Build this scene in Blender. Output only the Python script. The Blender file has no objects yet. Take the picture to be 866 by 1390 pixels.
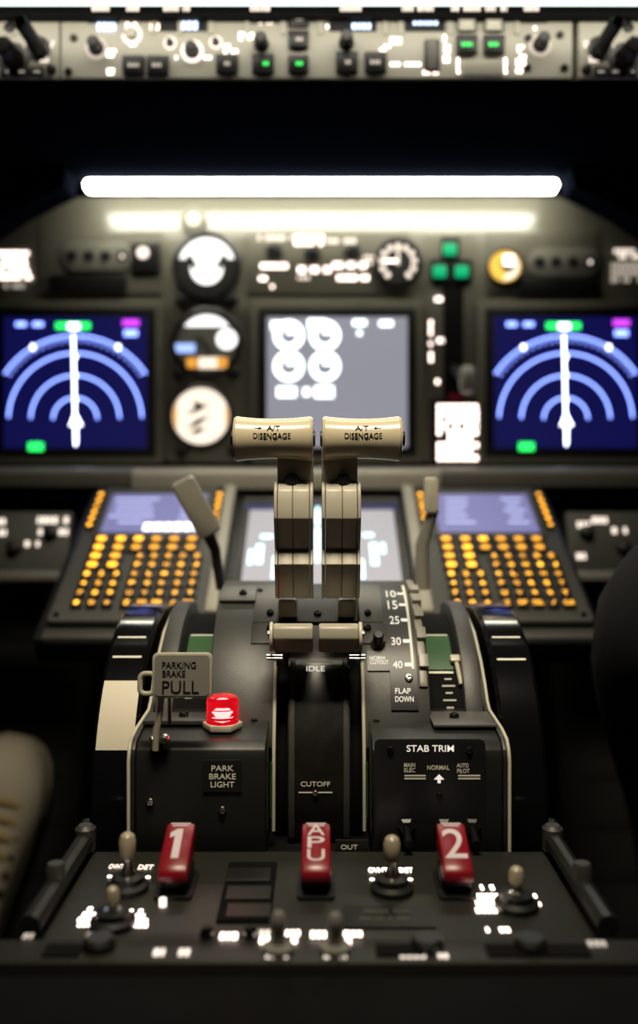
import bpy, bmesh, math, random
from mathutils import Matrix, Vector
random.seed(7)
R = math.radians
# ---------------------------------------------------------------- frame of the place
# camera-relative metres: x right, y forward, z up from the lens; shifted up by CZ at the end so that the floor is z = 0
F = 1264.0
CZ = 0.70
C = bpy.context.scene.collection
RM = {}

def P(px, py, d):
    return Vector(((px - 433) * d / F, d, (650 - py) * d / F))

class Fr:
    """a flat panel in space: origin, up direction along its face; X is right, N points out of it"""
    def __init__(s, o, up):
        s.o = Vector(o); s.Y = Vector(up).normalized(); s.X = Vector((1, 0, 0)); s.N = s.X.cross(s.Y)
    def hit(s, px, py, h=0.0):
        r = Vector(((px - 433) / F, 1, (650 - py) / F))
        return r * ((s.o.dot(s.N) + h) / r.dot(s.N))
    def mat(s, p, rz=0.0):
        m = Matrix((s.X, s.Y, s.N)).transposed().to_4x4(); m.translation = p
        return m @ Matrix.Rotation(rz, 4, 'Z')
    def at(s, px, py, h=0.0, rz=0.0):
        return s.mat(s.hit(px, py, h), rz)
    def k(s, px, py):
        return s.hit(px, py).y / F
    def loc(s, u, v, h=0.0, rz=0.0):
        return s.mat(s.o + s.X * u + s.Y * v + s.N * h, rz)

def T(x, y, z): return Matrix.Translation((x, y, z))
def RX(a): return Matrix.Rotation(a, 4, 'X')
def RY(a): return Matrix.Rotation(a, 4, 'Y')
def RZ(a): return Matrix.Rotation(a, 4, 'Z')
YZ = Matrix(((0, 0, 1, 0), (1, 0, 0, 0), (0, 1, 0, 0), (0, 0, 0, 1)))      # profile (y,z) extruded along x

# ---------------------------------------------------------------- materials
MT = {}
def mat(name, col, rough=0.5, metal=0.0, emit=0.0, var=0.12, scale=40.0, bump=0.0, coat=0.0, ecol=None, sample=True, spec=0.5, trans=0.0):
    m = bpy.data.materials.new(name); m.use_nodes = True
    nt = m.node_tree; b = nt.nodes['Principled BSDF']
    b.inputs['Base Color'].default_value = (*col, 1); b.inputs['Roughness'].default_value = rough
    b.inputs['Metallic'].default_value = metal
    b.inputs['Specular IOR Level'].default_value = spec
    b.inputs['Transmission Weight'].default_value = trans
    if coat: b.inputs['Coat Weight'].default_value = coat; b.inputs['Coat Roughness'].default_value = 0.12
    if emit:
        b.inputs['Emission Color'].default_value = (*(ecol or col), 1); b.inputs['Emission Strength'].default_value = emit
        if not sample: m.cycles.emission_sampling = 'NONE'
    tc = nt.nodes.new('ShaderNodeTexCoord'); n = nt.nodes.new('ShaderNodeTexNoise')
    n.inputs['Scale'].default_value = scale; n.inputs['Detail'].default_value = 4
    nt.links.new(tc.outputs['Object'], n.inputs['Vector'])
    r = nt.nodes.new('ShaderNodeMapRange'); r.inputs['To Min'].default_value = max(0.02, rough * (1 - var)); r.inputs['To Max'].default_value = min(1, rough * (1 + var))
    nt.links.new(n.outputs['Fac'], r.inputs['Value']); nt.links.new(r.outputs['Result'], b.inputs['Roughness'])
    cr = nt.nodes.new('ShaderNodeMix'); cr.data_type = 'RGBA'
    cr.inputs['A'].default_value = (*[c * (1 - var) for c in col], 1); cr.inputs['B'].default_value = (*[min(1, c * (1 + var)) for c in col], 1)
    nt.links.new(n.outputs['Fac'], cr.inputs['Factor']); nt.links.new(cr.outputs['Result'], b.inputs['Base Color'])
    if bump:
        n2 = nt.nodes.new('ShaderNodeTexNoise'); n2.inputs['Scale'].default_value = 1800; nt.links.new(tc.outputs['Object'], n2.inputs['Vector'])
        bp = nt.nodes.new('ShaderNodeBump'); bp.inputs['Strength'].default_value = bump; bp.inputs['Distance'].default_value = 0.0004
        nt.links.new(n2.outputs['Fac'], bp.inputs['Height']); nt.links.new(bp.outputs['Normal'], b.inputs['Normal'])
    MT[name] = m
    return m

def glow(name, col, strength, sample=False):
    return mat(name, tuple(c * 0.3 for c in col), 0.5, emit=strength, ecol=col, sample=sample, var=0.02)

mat('shell', (0.012, 0.012, 0.012), 0.8)
mat('black', (0.006, 0.006, 0.007), 0.45)
mat('black_matte', (0.002, 0.002, 0.002), 0.8, spec=0.15)
mat('black_gloss', (0.004, 0.004, 0.005), 0.12, coat=0.4)
mat('drum', (0.008, 0.007, 0.006), 0.34, var=0.3, scale=90)
mat('hood', (0.0032, 0.0042, 0.0085), 0.6, spec=0.0)
mat('bezel', (0.010, 0.010, 0.011), 0.4)
mat('panel', (0.15, 0.143, 0.116), 0.26, spec=1.0, var=0.06, scale=12)
mat('panel_trim', (0.17, 0.165, 0.14), 0.4)
mat('mcp', (0.50, 0.48, 0.40), 0.5)
mat('ledge', (0.40, 0.38, 0.32), 0.4)
mat('ledge_dark', (0.13, 0.125, 0.11), 0.45)
mat('cdu', (0.055, 0.054, 0.048), 0.5)
mat('cover', (0.040, 0.040, 0.037), 0.42, bump=0.35, scale=60)
mat('cover_light', (0.085, 0.084, 0.078), 0.4, bump=0.2)
mat('box_grey', (0.011, 0.012, 0.011), 0.42, bump=0.2)
mat('edge_cream', (0.55, 0.51, 0.40), 0.4)
mat('cream', (0.50, 0.435, 0.30), 0.22, var=0.05, coat=0.25)
mat('lever', (0.42, 0.385, 0.31), 0.34, var=0.06)
mat('tag_cream', (0.42, 0.39, 0.30), 0.4)
mat('tag_grey', (0.20, 0.195, 0.17), 0.5)
mat('steel', (0.6, 0.58, 0.52), 0.25, metal=1.0)
mat('brass', (0.55, 0.42, 0.2), 0.3, metal=1.0)
mat('screw', (0.02, 0.02, 0.02), 0.3, metal=0.6)
mat('ink', (0.010, 0.009, 0.008), 0.7, spec=0.05)
mat('white_print', (0.75, 0.72, 0.62), 0.5)
mat('tape', (0.66, 0.60, 0.47), 0.5, var=0.06)
mat('green_band', (0.012, 0.075, 0.012), 0.45)
mat('red_handle', (0.24, 0.004, 0.012), 0.3, var=0.08)
mat('toggle', (0.42, 0.36, 0.25), 0.3)
mat('fire_grey', (0.017, 0.0165, 0.013), 0.5)
mat('gate', (0.24, 0.225, 0.185), 0.4)
mat('shoe_white', (0.46, 0.405, 0.31), 0.7)
mat('lace', (0.45, 0.33, 0.14), 0.8)
mat('cloth', (0.006, 0.006, 0.007), 0.85, spec=0.2)
mat('skin', (0.45, 0.27, 0.18), 0.6)
mat('hair', (0.02, 0.015, 0.01), 0.7)
mat('carpet', (0.02, 0.02, 0.02), 0.9)
mat('dial_dark', (0.02, 0.02, 0.02), 0.4)
mat('dial_white', (0.5, 0.47, 0.42), 0.4)
mat('dial_orange', (0.6, 0.25, 0.03), 0.4, emit=0.9, ecol=(0.9, 0.4, 0.05), sample=False)
mat('red_lens', (0.95, 0.02, 0.03), 0.10, emit=0.28, ecol=(1.0, 0.01, 0.03), trans=1.0)
glow('red_core', (1.0, 0.30, 0.24), 20.0, True)
glow('strip', (1.0, 0.97, 0.78), 26.0, True)
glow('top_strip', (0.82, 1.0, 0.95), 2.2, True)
glow('lit', (1.0, 0.80, 0.70), 5.0)
glow('lit_hot', (1.0, 0.80, 0.70), 5.5)
glow('lit_soft', (1.0, 0.85, 0.72), 1.6)
glow('lit_dim', (1.0, 0.86, 0.72), 0.55)
glow('lit_white', (0.95, 0.97, 1.0), 3.2)
glow('lit_blue', (0.55, 0.7, 1.0), 3.5)
glow('amber', (1.0, 0.42, 0.02), 3.6)
glow('amber_mid', (1.0, 0.42, 0.02), 2.3)
glow('amber_dim', (1.0, 0.40, 0.02), 1.6)
glow('green', (0.02, 0.95, 0.12), 1.8)
glow('green_lamp', (0.0, 0.55, 0.22), 0.75)
glow('yellow', (1.0, 0.58, 0.08), 1.1)
glow('nav_bg', (0.008, 0.008, 0.12), 0.55, True)
glow('nav_line', (0.22, 0.32, 1.0), 3.8, True)
glow('nav_white', (0.75, 0.82, 1.0), 6.0, True)
glow('nav_magenta', (0.55, 0.05, 0.8), 2.0)
glow('nav_green', (0.02, 0.9, 0.12), 2.2)
glow('eng_bg', (0.42, 0.42, 0.50), 0.62, True)
glow('eng_white', (0.9, 1.0, 1.0), 3.0)
glow('low_bg', (0.62, 0.60, 0.66), 0.55, True)
glow('low_cyan', (0.55, 0.95, 1.0), 2.5)
glow('cdu_bg', (0.28, 0.28, 0.62), 0.55, True)
glow('cdu_text', (0.55, 0.58, 0.95), 1.2)
glow('dial_lit', (1.0, 0.98, 0.96), 1.7)
glow('dial_blue', (0.35, 0.5, 1.0), 1.5)
glow('dial_warm', (1.0, 0.85, 0.68), 1.3)
glow('print_lit', (1.0, 0.93, 0.80), 0.75)
glow('print_faint', (1.0, 0.88, 0.62), 0.20)
glow('fire_red_print', (1.0, 0.8, 0.7), 0.35)

# ---------------------------------------------------------------- mesh building
def rrect(w, h, r=0.0, n=5):
    if r <= 0: return [(-w/2, -h/2), (w/2, -h/2), (w/2, h/2), (-w/2, h/2)]
    r = min(r, w/2*0.999, h/2*0.999); p = []
    for cx, cy, a in ((w/2-r, -h/2+r, -90), (w/2-r, h/2-r, 0), (-w/2+r, h/2-r, 90), (-w/2+r, -h/2+r, 180)):
        for i in range(n + 1):
            t = R(a + 90 * i / n); p.append((cx + r*math.cos(t), cy + r*math.sin(t)))
    return p

_txt = {}
def text_geo(s):
    if s not in _txt:
        cu = bpy.data.curves.new('t', 'FONT'); cu.body = s; cu.size = 1; cu.extrude = 0.02; cu.offset = 0.003; cu.resolution_u = 4
        o = bpy.data.objects.new('t', cu); C.objects.link(o)
        dg = bpy.context.evaluated_depsgraph_get(); me = bpy.data.meshes.new_from_object(o.evaluated_get(dg))
        vs = [v.co.copy() for v in me.vertices]; fs = [tuple(p.vertices) for p in me.polygons]
        bpy.data.objects.remove(o); bpy.data.curves.remove(cu); bpy.data.meshes.remove(me)
        _txt[s] = (vs, fs)
    return _txt[s]

class MB:
    def __init__(s, m='black'):
        s.v, s.f, s.fm, s.mats, s.m = [], [], [], [], m
    def _add(s, vs, fs, m, M):
        m = m or s.m
        if m not in s.mats: s.mats.append(m)
        k = s.mats.index(m); b = len(s.v)
        s.v += [M @ Vector(v) for v in vs] if M is not None else [Vector(v) for v in vs]
        for f in fs: s.f.append(tuple(i + b for i in f)); s.fm.append(k)
        return s
    def prism(s, pts, z0, z1, m=None, M=None, bev=0.0, seg=2):
        n = len(pts)
        a = sum(pts[i][0]*pts[(i+1) % n][1] - pts[(i+1) % n][0]*pts[i][1] for i in range(n))
        if a < 0: pts = pts[::-1]
        vs = [(x, y, z0) for x, y in pts] + [(x, y, z1) for x, y in pts]
        fs = [tuple(range(n))[::-1], tuple(range(n, 2*n))] + [(i, (i+1) % n, n + (i+1) % n, n + i) for i in range(n)]
        if bev > 0:
            bm = bmesh.new(); bv = [bm.verts.new(v) for v in vs]
            for f in fs: bm.faces.new([bv[i] for i in f])
            bm.normal_update()
            es = [e for e in bm.edges if e.calc_face_angle(0) > R(28)]
            bmesh.ops.bevel(bm, geom=es, offset=bev, segments=seg, affect='EDGES', clamp_overlap=True, profile=0.5)
            bm.verts.index_update()
            vs = [v.co.copy() for v in bm.verts]; fs = [tuple(v.index for v in f.verts) for f in bm.faces]; bm.free()
        return s._add(vs, fs, m, M)
    def box(s, w, h, z0, z1, m=None, M=None, r=0.0, bev=0.0):
        return s.prism(rrect(w, h, r), z0, z1, m, M, bev)
    def rect(s, fr, x0, y0, x1, y1, h0, h1, m=None, r=0.0, bev=0.0):
        """a raised plate on a panel, its top face seen between two corners"""
        a, b = fr.hit(x0, y0, h1), fr.hit(x1, y1, h1); c = fr.hit((x0+x1)/2, (y0+y1)/2, h1)
        iv = fr.mat(c).inverted(); la, lb = iv @ a, iv @ b
        k = c.y / F; w = (x1 - x0) * k; hh = abs(lb.y - la.y); cy = (la.y + lb.y) / 2
        return s.box(w, hh, h0 - h1, 0, m, fr.mat(c) @ T(0, cy, 0), r * k, bev)
    def lathe(s, prof, m=None, M=None, n=24):
        vs, fs = [], []; k = len(prof)
        for i in range(n):
            a = 2*math.pi*i/n
            vs += [(r*math.cos(a), r*math.sin(a), z) for r, z in prof]
        for i in range(n):
            j = (i+1) % n
            for q in range(k-1): fs.append((i*k+q, j*k+q, j*k+q+1, i*k+q+1))
        if prof[0][0] > 1e-7: fs.append(tuple(i*k for i in range(n))[::-1])
        if prof[-1][0] > 1e-7: fs.append(tuple(i*k+k-1 for i in range(n)))
        return s._add(vs, fs, m, M)
    def cyl(s, r, z0, z1, m=None, M=None, n=24, r1=None, bev=0.0):
        r1 = r if r1 is None else r1
        if bev: return s.lathe([(r, z0), (r1, z1-bev), (r1-bev*0.3, z1-bev*0.3), (r1-bev, z1)], m, M, n)
        return s.lathe([(r, z0), (r1, z1)], m, M, n)
    def tube(s, pts, r, m=None, n=10, M=None):
        pts = [Vector(p) for p in pts]; vs, fs = [], []
        rs = r if isinstance(r, (list, tuple)) else [r]*len(pts)
        t0 = (pts[1]-pts[0]).normalized(); u = t0.orthogonal().normalized()
        for i, p in enumerate(pts):
            t = ((pts[min(i+1, len(pts)-1)]) - pts[max(i-1, 0)]).normalized()
            u = (u - t*u.dot(t)).normalized(); w = t.cross(u)
            vs += [p + (u*math.cos(2*math.pi*j/n) + w*math.sin(2*math.pi*j/n))*rs[i] for j in range(n)]
        for i in range(len(pts)-1):
            for j in range(n): fs.append((i*n+j, i*n+(j+1) % n, (i+1)*n+(j+1) % n, (i+1)*n+j))
        fs += [tuple(range(n))[::-1], tuple(range((len(pts)-1)*n, len(pts)*n))]
        return s._add(vs, fs, m, M)
    def loft(s, rings, m=None, M=None):
        n = len(rings[0]); vs = [v for r in rings for v in r]; fs = []
        for i in range(len(rings)-1):
            for j in range(n): fs.append((i*n+j, i*n+(j+1) % n, (i+1)*n+(j+1) % n, (i+1)*n+j))
        fs += [tuple(range(n))[::-1], tuple(range((len(rings)-1)*n, len(rings)*n))]
        return s._add(vs, fs, m, M)
    def text(s, t, h, M, m=None, w=None, depth=0.0003):
        """lettering of cap height h (and width w), centred on M"""
        vs, fs = text_geo(t)
        x0, x1 = min(v.x for v in vs), max(v.x for v in vs); y0, y1 = min(v.y for v in vs), max(v.y for v in vs)
        ky = h/(y1-y0); kx = ky if w is None else w/(x1-x0)
        return s._add([((v.x-(x0+x1)/2)*kx, (v.y-(y0+y1)/2)*ky, (v.z/0.02)*depth/2) for v in vs], fs, m, M)
    def arc(s, r, w, a0, a1, z, m=None, M=None, n=40, th=0.0003):
        """flat ring sector in a panel's plane"""
        p = [((r+w/2)*math.cos(R(a0+(a1-a0)*i/n)), (r+w/2)*math.sin(R(a0+(a1-a0)*i/n))) for i in range(n+1)]
        q = [((r-w/2)*math.cos(R(a0+(a1-a0)*i/n)), (r-w/2)*math.sin(R(a0+(a1-a0)*i/n))) for i in range(n+1)]
        vs = [(x, y, z) for x, y in p] + [(x, y, z) for x, y in q]
        return s._add(vs, [(i, i+1, n+2+i, n+1+i) for i in range(n)], m, M)
    def build(s, name, parent=None, label=None):
        if parent is None:
            xs = [v.x for v in s.v]; ys = [v.y for v in s.v]; zs = [v.z for v in s.v]
            base = Matrix.Translation(((min(xs)+max(xs))/2, (min(ys)+max(ys))/2, min(zs)))
        else: base = RM[parent]
        iv = base.inverted()
        me = bpy.data.meshes.new(name); me.from_pydata([iv @ v for v in s.v], [], s.f)
        for k in s.mats: me.materials.append(MT[k])
        me.polygons.foreach_set('material_index', s.fm)
        me.polygons.foreach_set('use_smooth', [True]*len(me.polygons)); me.update()
        bm = bmesh.new(); bm.from_mesh(me); bmesh.ops.recalc_face_normals(bm, faces=bm.faces) if len(s.f) < 60000 else None
        bm.to_mesh(me); bm.free()
        me.set_sharp_from_angle(angle=R(32))
        o = bpy.data.objects.new(name, me); C.objects.link(o)
        if parent is None: o.matrix_world = base
        else: o.parent = parent
        RM[o] = base
        if label: o['label'] = label
        return o

def tag(o, label, cat, group=None):
    o['label'] = label; o['category'] = cat
    if group: o['group'] = group
    return o
def thing(name, label, cat, loc, group=None):
    o = bpy.data.objects.new(name, None); C.objects.link(o); o.empty_display_size = 0.02
    o.location = loc; RM[o] = Matrix.Translation(loc)
    return tag(o, label, cat, group)
def struct(mb, name):
    o = mb.build(name); o['kind'] = 'structure'; return o

def rows(mb, fr, x0, y0, x1, y1, n, m, h=0.0006, fill=0.7, gl=3.0, seed=0, dens=0.85):
    """rows of small backlit strokes, as far-off printing reads"""
    rd = random.Random(seed)
    ph = (y1-y0)/n
    for i in range(n):
        x = x0; cy = y0 + ph*(i+0.5)
        while x < x1 - gl*0.5:
            w = min(gl*rd.uniform(0.7, 1.2), x1-x)
            if rd.random() < dens: mb.rect(fr, x, cy-ph*fill/2, x+w, cy+ph*fill/2, h-0.0004, h, m)
            x += w + gl*0.45
    return mb

def screw(parent, M, r=0.0028, m='screw'):
    b = MB(m); b.lathe([(r, 0), (r, r*0.4), (r*0.75, r*0.8), (r*0.45, r*0.85), (r*0.4, r*0.45), (0, r*0.4)], m, M, 16)
    return b.build('screw', parent)

# ================================================================ the shell of the cockpit
b = MB('carpet'); b.box(2.2, 2.2, -0.05, 0, 'carpet', T(0, 0.75, -CZ)); struct(b, 'floor')
b = MB('shell'); b.box(2.2, 1.9, -0.04, 0, 'shell', T(0, 1.83, 0.25) @ RX(R(90)));  struct(b, 'wall_front')
for sx, nm in ((-1, 'wall_left'), (1, 'wall_right')):
    b = MB('shell'); b.box(2.2, 1.9, -0.02, 0.02, 'shell', T(sx*1.08, 0.75, 0.25) @ RZ(R(90)) @ RX(R(90))); struct(b, nm)

# ================================================================ glareshield
GF = Fr(P(433, 55, 0.86), (0, 0, 1))
t = thing('glareshield', 'black glareshield hood over the instrument panel with a long glowing light strip beneath', 'glareshield', P(433, 200, 1.0))
b = MB('hood')
prof = [(0.862, P(0, 108, .86).z), (0.90, P(0, 110, .86).z-0.004), (1.075, 0.352), (1.12, 0.350), (1.20, 0.40), (1.20, 0.60), (0.86, 0.46), (0.852, 0.455), (0.862, P(0, 21, .86).z+.002), (0.90, P(0, 20, .86).z), (0.90, P(0, 106.6, .86).z)]
b.prism(prof, -0.78, 0.78, 'hood', YZ, bev=0.002); b.build('hood', t)
for sx in (-1, 1):
    b = MB('hood')
    pts = [(sx*0.286, 0.352), (sx*0.290, 0.332), (sx*0.345, 0.305), (sx*0.40, 0.268), (sx*0.78, 0.20), (sx*0.78, 0.42), (sx*0.286, 0.42)]
    b.prism(pts, 0, 0.05, 'hood', T(0, 1.105, 0) @ RX(R(90))); b.build('side_valance', t)
b = MB('strip'); k = 1.095/F
b.prism(rrect(640*k, 14.5*k, 7*k), -0.009, 0.006, 'strip', T(3*k, 1.092, (650-253.5)*k) @ RX(R(82)), bev=0.002)
b.build('light_strip', t, 'warm white glowing light strip')
b = MB('black'); b.prism(rrect(640*k, 0.010), -0.0045, 0.012, 'black_matte', T(3*k, 1.092, 0.357)); b.build('strip_housing', t)
b = MB('black'); b.rect(GF, -60, 7, 930, 22, 0.0, 0.012, 'black_matte', bev=0.001)
b.build('lip', t)
b = MB('lit_dim')
for x0, x1 in ((125, 150), (172, 190), (222, 260), (340, 373), (456, 490), (546, 588), (613, 688), (706, 734)):
    rows(b, GF, x0, 9, x1, 15, 1, 'lit_soft', h=0.0126, gl=4, fill=0.9, seed=x0)
b.build('lettering', t)
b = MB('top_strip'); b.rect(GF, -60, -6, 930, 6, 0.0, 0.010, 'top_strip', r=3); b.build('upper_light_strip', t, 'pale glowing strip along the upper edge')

# ================================================================ mode control panel and its neighbours
def knob(parent, fr, px, py, r, h, m='black', ring=None, tip=None, name='knob', ridges=True):
    M = fr.at(px, py, 0.0); k = fr.k(px, py); r *= k
    b = MB(m)
    if ring:
        b.lathe([(r*1.7, 0), (r*1.7, 0.0012), (r*1.2, 0.0016), (r*1.15, 0.0005), (0, 0.0005)], ring, M, 28)
    b.lathe([(r*1.15, 0), (r*1.15, h*0.2), (r*0.92, h*0.3), (r*0.85, h*0.95), (r*0.7, h), (0, h)], m, M, 24)
    if ridges:
        for i in range(10): b.box(r*0.16, r*0.16, h*0.3, h*0.95, m, M @ RZ(R(36*i)) @ T(r*0.88, 0, 0))
    if tip: b.lathe([(r*0.6, h), (r*0.6, h+0.0008), (0, h+0.001)], tip, M, 20)
    return b.build(name, parent)

def push(parent, fr, px, py, w, hpx, leg='lit_dim', cap='black', name='push_button', seed=1):
    k = fr.k(px, py); b = MB(cap)
    b.rect(fr, px-w/2-2, py-hpx/2-2, px+w/2+2, py+hpx/2+2, 0, 0.002, 'bezel', r=1)
    b.rect(fr, px-w/2, py-hpx/2, px+w/2, py+hpx/2, 0.002, 0.006, cap, r=1.5, bev=0.0008)
    rows(b, fr, px-w*0.28, py-hpx*0.16, px+w*0.28, py+hpx*0.16, 1, leg, h=0.0064, gl=3.2, seed=seed)
    return b.build(name, parent)

mcp = thing('mode_control_panel', 'long pale grey autopilot control panel with knobs and lit buttons across the glareshield', 'control panel', P(433, 106, 0.86))
b = MB('mcp'); b.rect(GF, 83, 20, 777, 106, -0.03, 0.0, 'mcp', r=1, bev=0.0008)
for x in (163, 205, 241, 283, 332, 381, 432, 520, 541, 608, 699): b.rect(GF, x, 22, x+7, 46, 0, 0.002, 'mcp', bev=0.0006)
b.build('faceplate', mcp)
for x0, x1 in ((118, 160), (216, 281), (338, 380), (447, 511), (550, 604), (704, 743)):
    b = MB('black'); b.rect(GF, x0, 19, x1, 31 if x0 not in (216, 447, 550) else 42, 0, 0.0015, 'bezel', r=1); b.build('display_window', mcp)
b = MB('lit_blue')
for x0, y0, x1, y1, m in ((132, 30, 156, 42, 'lit_blue'), (247, 28, 272, 41, 'lit_blue'), (478, 31, 503, 40, 'lit_blue'), (561, 25, 594, 34, 'lit_blue')):
    rows(b, GF, x0, y0, x1, y1, 1, m, h=0.002, gl=5, fill=0.85, seed=x0, dens=1)
b.build('digits', mcp)
b = MB('lit')
for x, y, w, h in ((178, 30, 14, 10), (178, 59, 14, 8), (151, 72, 12, 12), (151, 97, 11, 9), (211, 36, 14, 9), (232, 36, 14, 9), (313, 66, 18, 14), (238, 78, 8, 6), (283, 78, 12, 6), (328, 49, 7, 12),
                   (340, 49, 8, 10), (362, 30, 20, 6), (450, 36, 14, 6), (538, 55, 16, 10), (523, 65, 14, 9), (552, 87, 44, 6), (605, 52, 6, 10), (607, 66, 7, 12), (606, 80, 8, 10), (579, 98, 9, 7), (592, 98, 9, 7),
                   (623, 89, 5, 22), (687, 89, 5, 22), (707, 66, 8, 10), (708, 82, 14, 16), (705, 96, 8, 8), (725, 38, 10, 6), (408, 8, 2, 2), (634, 40, 10, 3), (671, 40, 10, 3)):
    rows(b, GF, x-w/2, y-h/2, x+w/2, y+h/2, max(1, round(h/6)), 'lit', gl=3.4, seed=x+y)
b.build('lettering', mcp)
knob(mcp, GF, 131, 66, 9, 0.016, 'black', 'lit_dim')
knob(mcp, GF, 261, 70, 9, 0.012, 'black', 'lit_soft')
knob(mcp, GF, 355, 62, 9, 0.018, 'black', 'mcp')
knob(mcp, GF, 470, 60, 9, 0.018, 'black', 'mcp')
knob(mcp, GF, 733, 62, 9, 0.018, 'black', 'lit_dim')
knob(mcp, GF, 179, 47, 8, 0.006, 'mcp', 'lit_soft', ridges=False)
for x, y in ((231, 59), (293, 58)): knob(mcp, GF, x, y, 5, 0.006, 'bezel', 'lit_soft', ridges=False)
b = MB('bezel'); b.rect(GF, 576, 53, 597, 98, 0, 0.0012, 'bezel', r=4)
w = MB('bezel'); M = GF.at(586, 75, 0.001); k = GF.k(586, 75)
for i in range(-5, 6): b.box(12*k, 3*k, 0, 0.0045 - 0.00011*i*i, 'tag_grey', M @ T(0, i*3.6*k, 0), bev=0.0004)
b.build('thumbwheel', mcp)
for x, y, w, h, lg in ((181, 88, 26, 22, 'lit_dim'), (214, 88, 26, 22, 'lit_dim'), (308, 86, 26, 22, 'lit_dim'), (357, 86, 26, 22, 'green'), (405, 25, 24, 20, 'lit_dim'), (405, 53, 24, 20, 'lit_dim'), (405, 86, 24, 20, 'green'),
                    (471, 84, 26, 24, 'lit_dim'), (510, 84, 26, 24, 'lit_dim'), (634, 60, 25, 22, 'green'), (671, 60, 25, 22, 'green')):
    push(mcp, GF, x, y, w, h, lg, seed=x)
for x in (634, 671): push(mcp, GF, x, 31, 22, 19, 'lit_dim', 'mcp', seed=x)
b = MB('mcp'); b.rect(GF, 628, 80, 683, 102, 0, 0.007, 'mcp', r=2, bev=0.001); b.build('disengage_bar', mcp)
for x, y in ((93, 97), (100, 52), (420, 14), (766, 92), (760, 48), (717, 52), (716, 92)): screw(mcp, GF.at(x, y, 0), 0.0035)
def efis(sx, label):
    q = lambda x: x if sx < 0 else 866 - x
    t = thing('display_control_panel', label, 'control panel', P(q(20), 106, 0.86))
    b = MB('mcp'); xs = sorted((q(-60), q(80))); b.rect(GF, xs[0], 20, xs[1], 106, -0.03, 0.0, 'mcp', r=1, bev=0.0008); b.build('faceplate', t)
    knob(t, GF, q(52), 66, 10, 0.052, 'black', 'bezel'); knob(t, GF, q(18), 80, 13, 0.030, 'black', 'bezel')
    knob(t, GF, q(14), 38, 7, 0.003, 'bezel', 'mcp', ridges=False); knob(t, GF, q(70), 95, 6, 0.006, 'black', ridges=False)
    b = MB('lit')
    for x, y, w in ((30, 66, 14), (34, 78, 10), (66, 60, 14), (60, 80, 12), (3, 78, 10), (62, 68, 8)):
        rows(b, GF, q(x)-w/2, y-5, q(x)+w/2, y+5, 2, 'lit_soft', gl=3, seed=x)
    b.build('lettering', t)
    for x in (8, 30, 50): push(t, GF, q(x), 97, 14, 10, 'lit_dim', seed=x)
efis(-1, 'pale grey display control panel with slanting dark knobs left of the long autopilot panel')
efis(1, 'pale grey display control panel with slanting dark knobs right of the long autopilot panel')

# ================================================================ main instrument panel
MP = Fr((0, 1.137, 0.117), (0, math.sin(R(0.1)), math.cos(R(0.1))))
mp = thing('instrument_panel', 'wide grey main instrument panel lit from above by the glareshield strip', 'instrument panel', P(433, 622, 1.13))
b = MB('panel'); b.rect(MP, -230, 268, 1096, 624, -0.02, 0, 'panel', bev=0.001)
for x0, x1 in ((52, 220), (335, 556), (660, 814)): b.rect(MP, x0, 312, x1, 400, 0, 0.0015, 'panel', r=4, bev=0.0007)
b.rect(MP, 579, 315, 645, 630, 0, 0.0015, 'panel', r=3, bev=0.0007)
b.rect(MP, 226, 322, 333, 628, 0, 0.0015, 'panel', r=3, bev=0.0007)
b.build('panel_sheet', mp)
# lit printing
b = MB('lit')
for x0, y0, x1, y1, n, m in ((-6, 340, 38, 362, 3, 'lit_hot'), (0, 364, 42, 380, 2, 'lit'), (6, 384, 32, 392, 1, 'lit_dim'), (834, 337, 872, 352, 2, 'lit_soft'), (830, 356, 872, 384, 3, 'lit_dim'),
                             (350, 318, 400, 328, 1, 'lit_soft'), (354, 356, 390, 366, 1, 'lit_hot'), (400, 318, 440, 334, 2, 'lit'), (400, 360, 448, 372, 1, 'lit_hot'), (404, 374, 420, 380, 1, 'lit_soft'),
                             (446, 354, 500, 366, 1, 'lit'), (458, 372, 500, 382, 1, 'lit_hot'), (444, 322, 490, 332, 1, 'lit_soft'), (352, 374, 362, 382, 1, 'lit_hot'), (368, 386, 378, 392, 1, 'lit_hot'), (494, 346, 508, 360, 2, 'lit_soft'),
                             (591, 402, 600, 410, 1, 'lit_hot'), (583, 434, 589, 492, 8, 'lit'), (594, 458, 604, 466, 1, 'lit'), (592, 514, 602, 522, 1, 'lit_hot')):
    rows(b, MP, x0, y0, x1, y1, n, m, h=0.002, gl=4, seed=x0+y0)
b.build('lettering', mp)
def annun(cx, cy, lit_i):
    b = MB('panel_trim'); b.rect(MP, cx-48, cy-20, cx+48, cy+20, 0.0015, 0.004, 'panel_trim', r=18, bev=0.001)
    for i in range(4):
        x = cx - 34 + i*23
        b.lathe([(7.5*MP.k(x, cy), 0), (7.5*MP.k(x, cy), 0.0006), (0, 0.0006)], 'black', MP.at(x, cy, 0.004), 20)
        if i == lit_i: b.lathe([(2.5*MP.k(x, cy), 0.0006), (2.5*MP.k(x, cy), 0.001), (0, 0.001)], 'lit_soft', MP.at(x, cy, 0.004), 16)
    b.build('annunciator', mp)
annun(131, 348, 3); annun(766, 356, 3)
for x0, x1, y0 in ((68, 172, 373), (703, 812, 377)):
    b = MB('bezel'); b.rect(MP, x0, y0, x1, y0+24, 0.0015, 0.004, 'bezel', r=2, bev=0.0008); b.build('blank_window', mp)
b = MB('bezel'); b.rect(MP, 178, 329, 217, 368, 0.0015, 0.006, 'bezel', r=3, bev=0.001); b.lathe([(8*MP.k(194, 343), 0), (7*MP.k(194, 343), 0.001), (0, 0.001)], 'lit_soft', MP.at(194, 343, 0.0061), 20)
b.build('square_switch', mp)
b = MB('panel_trim'); k = MP.k(263, 299)
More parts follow.
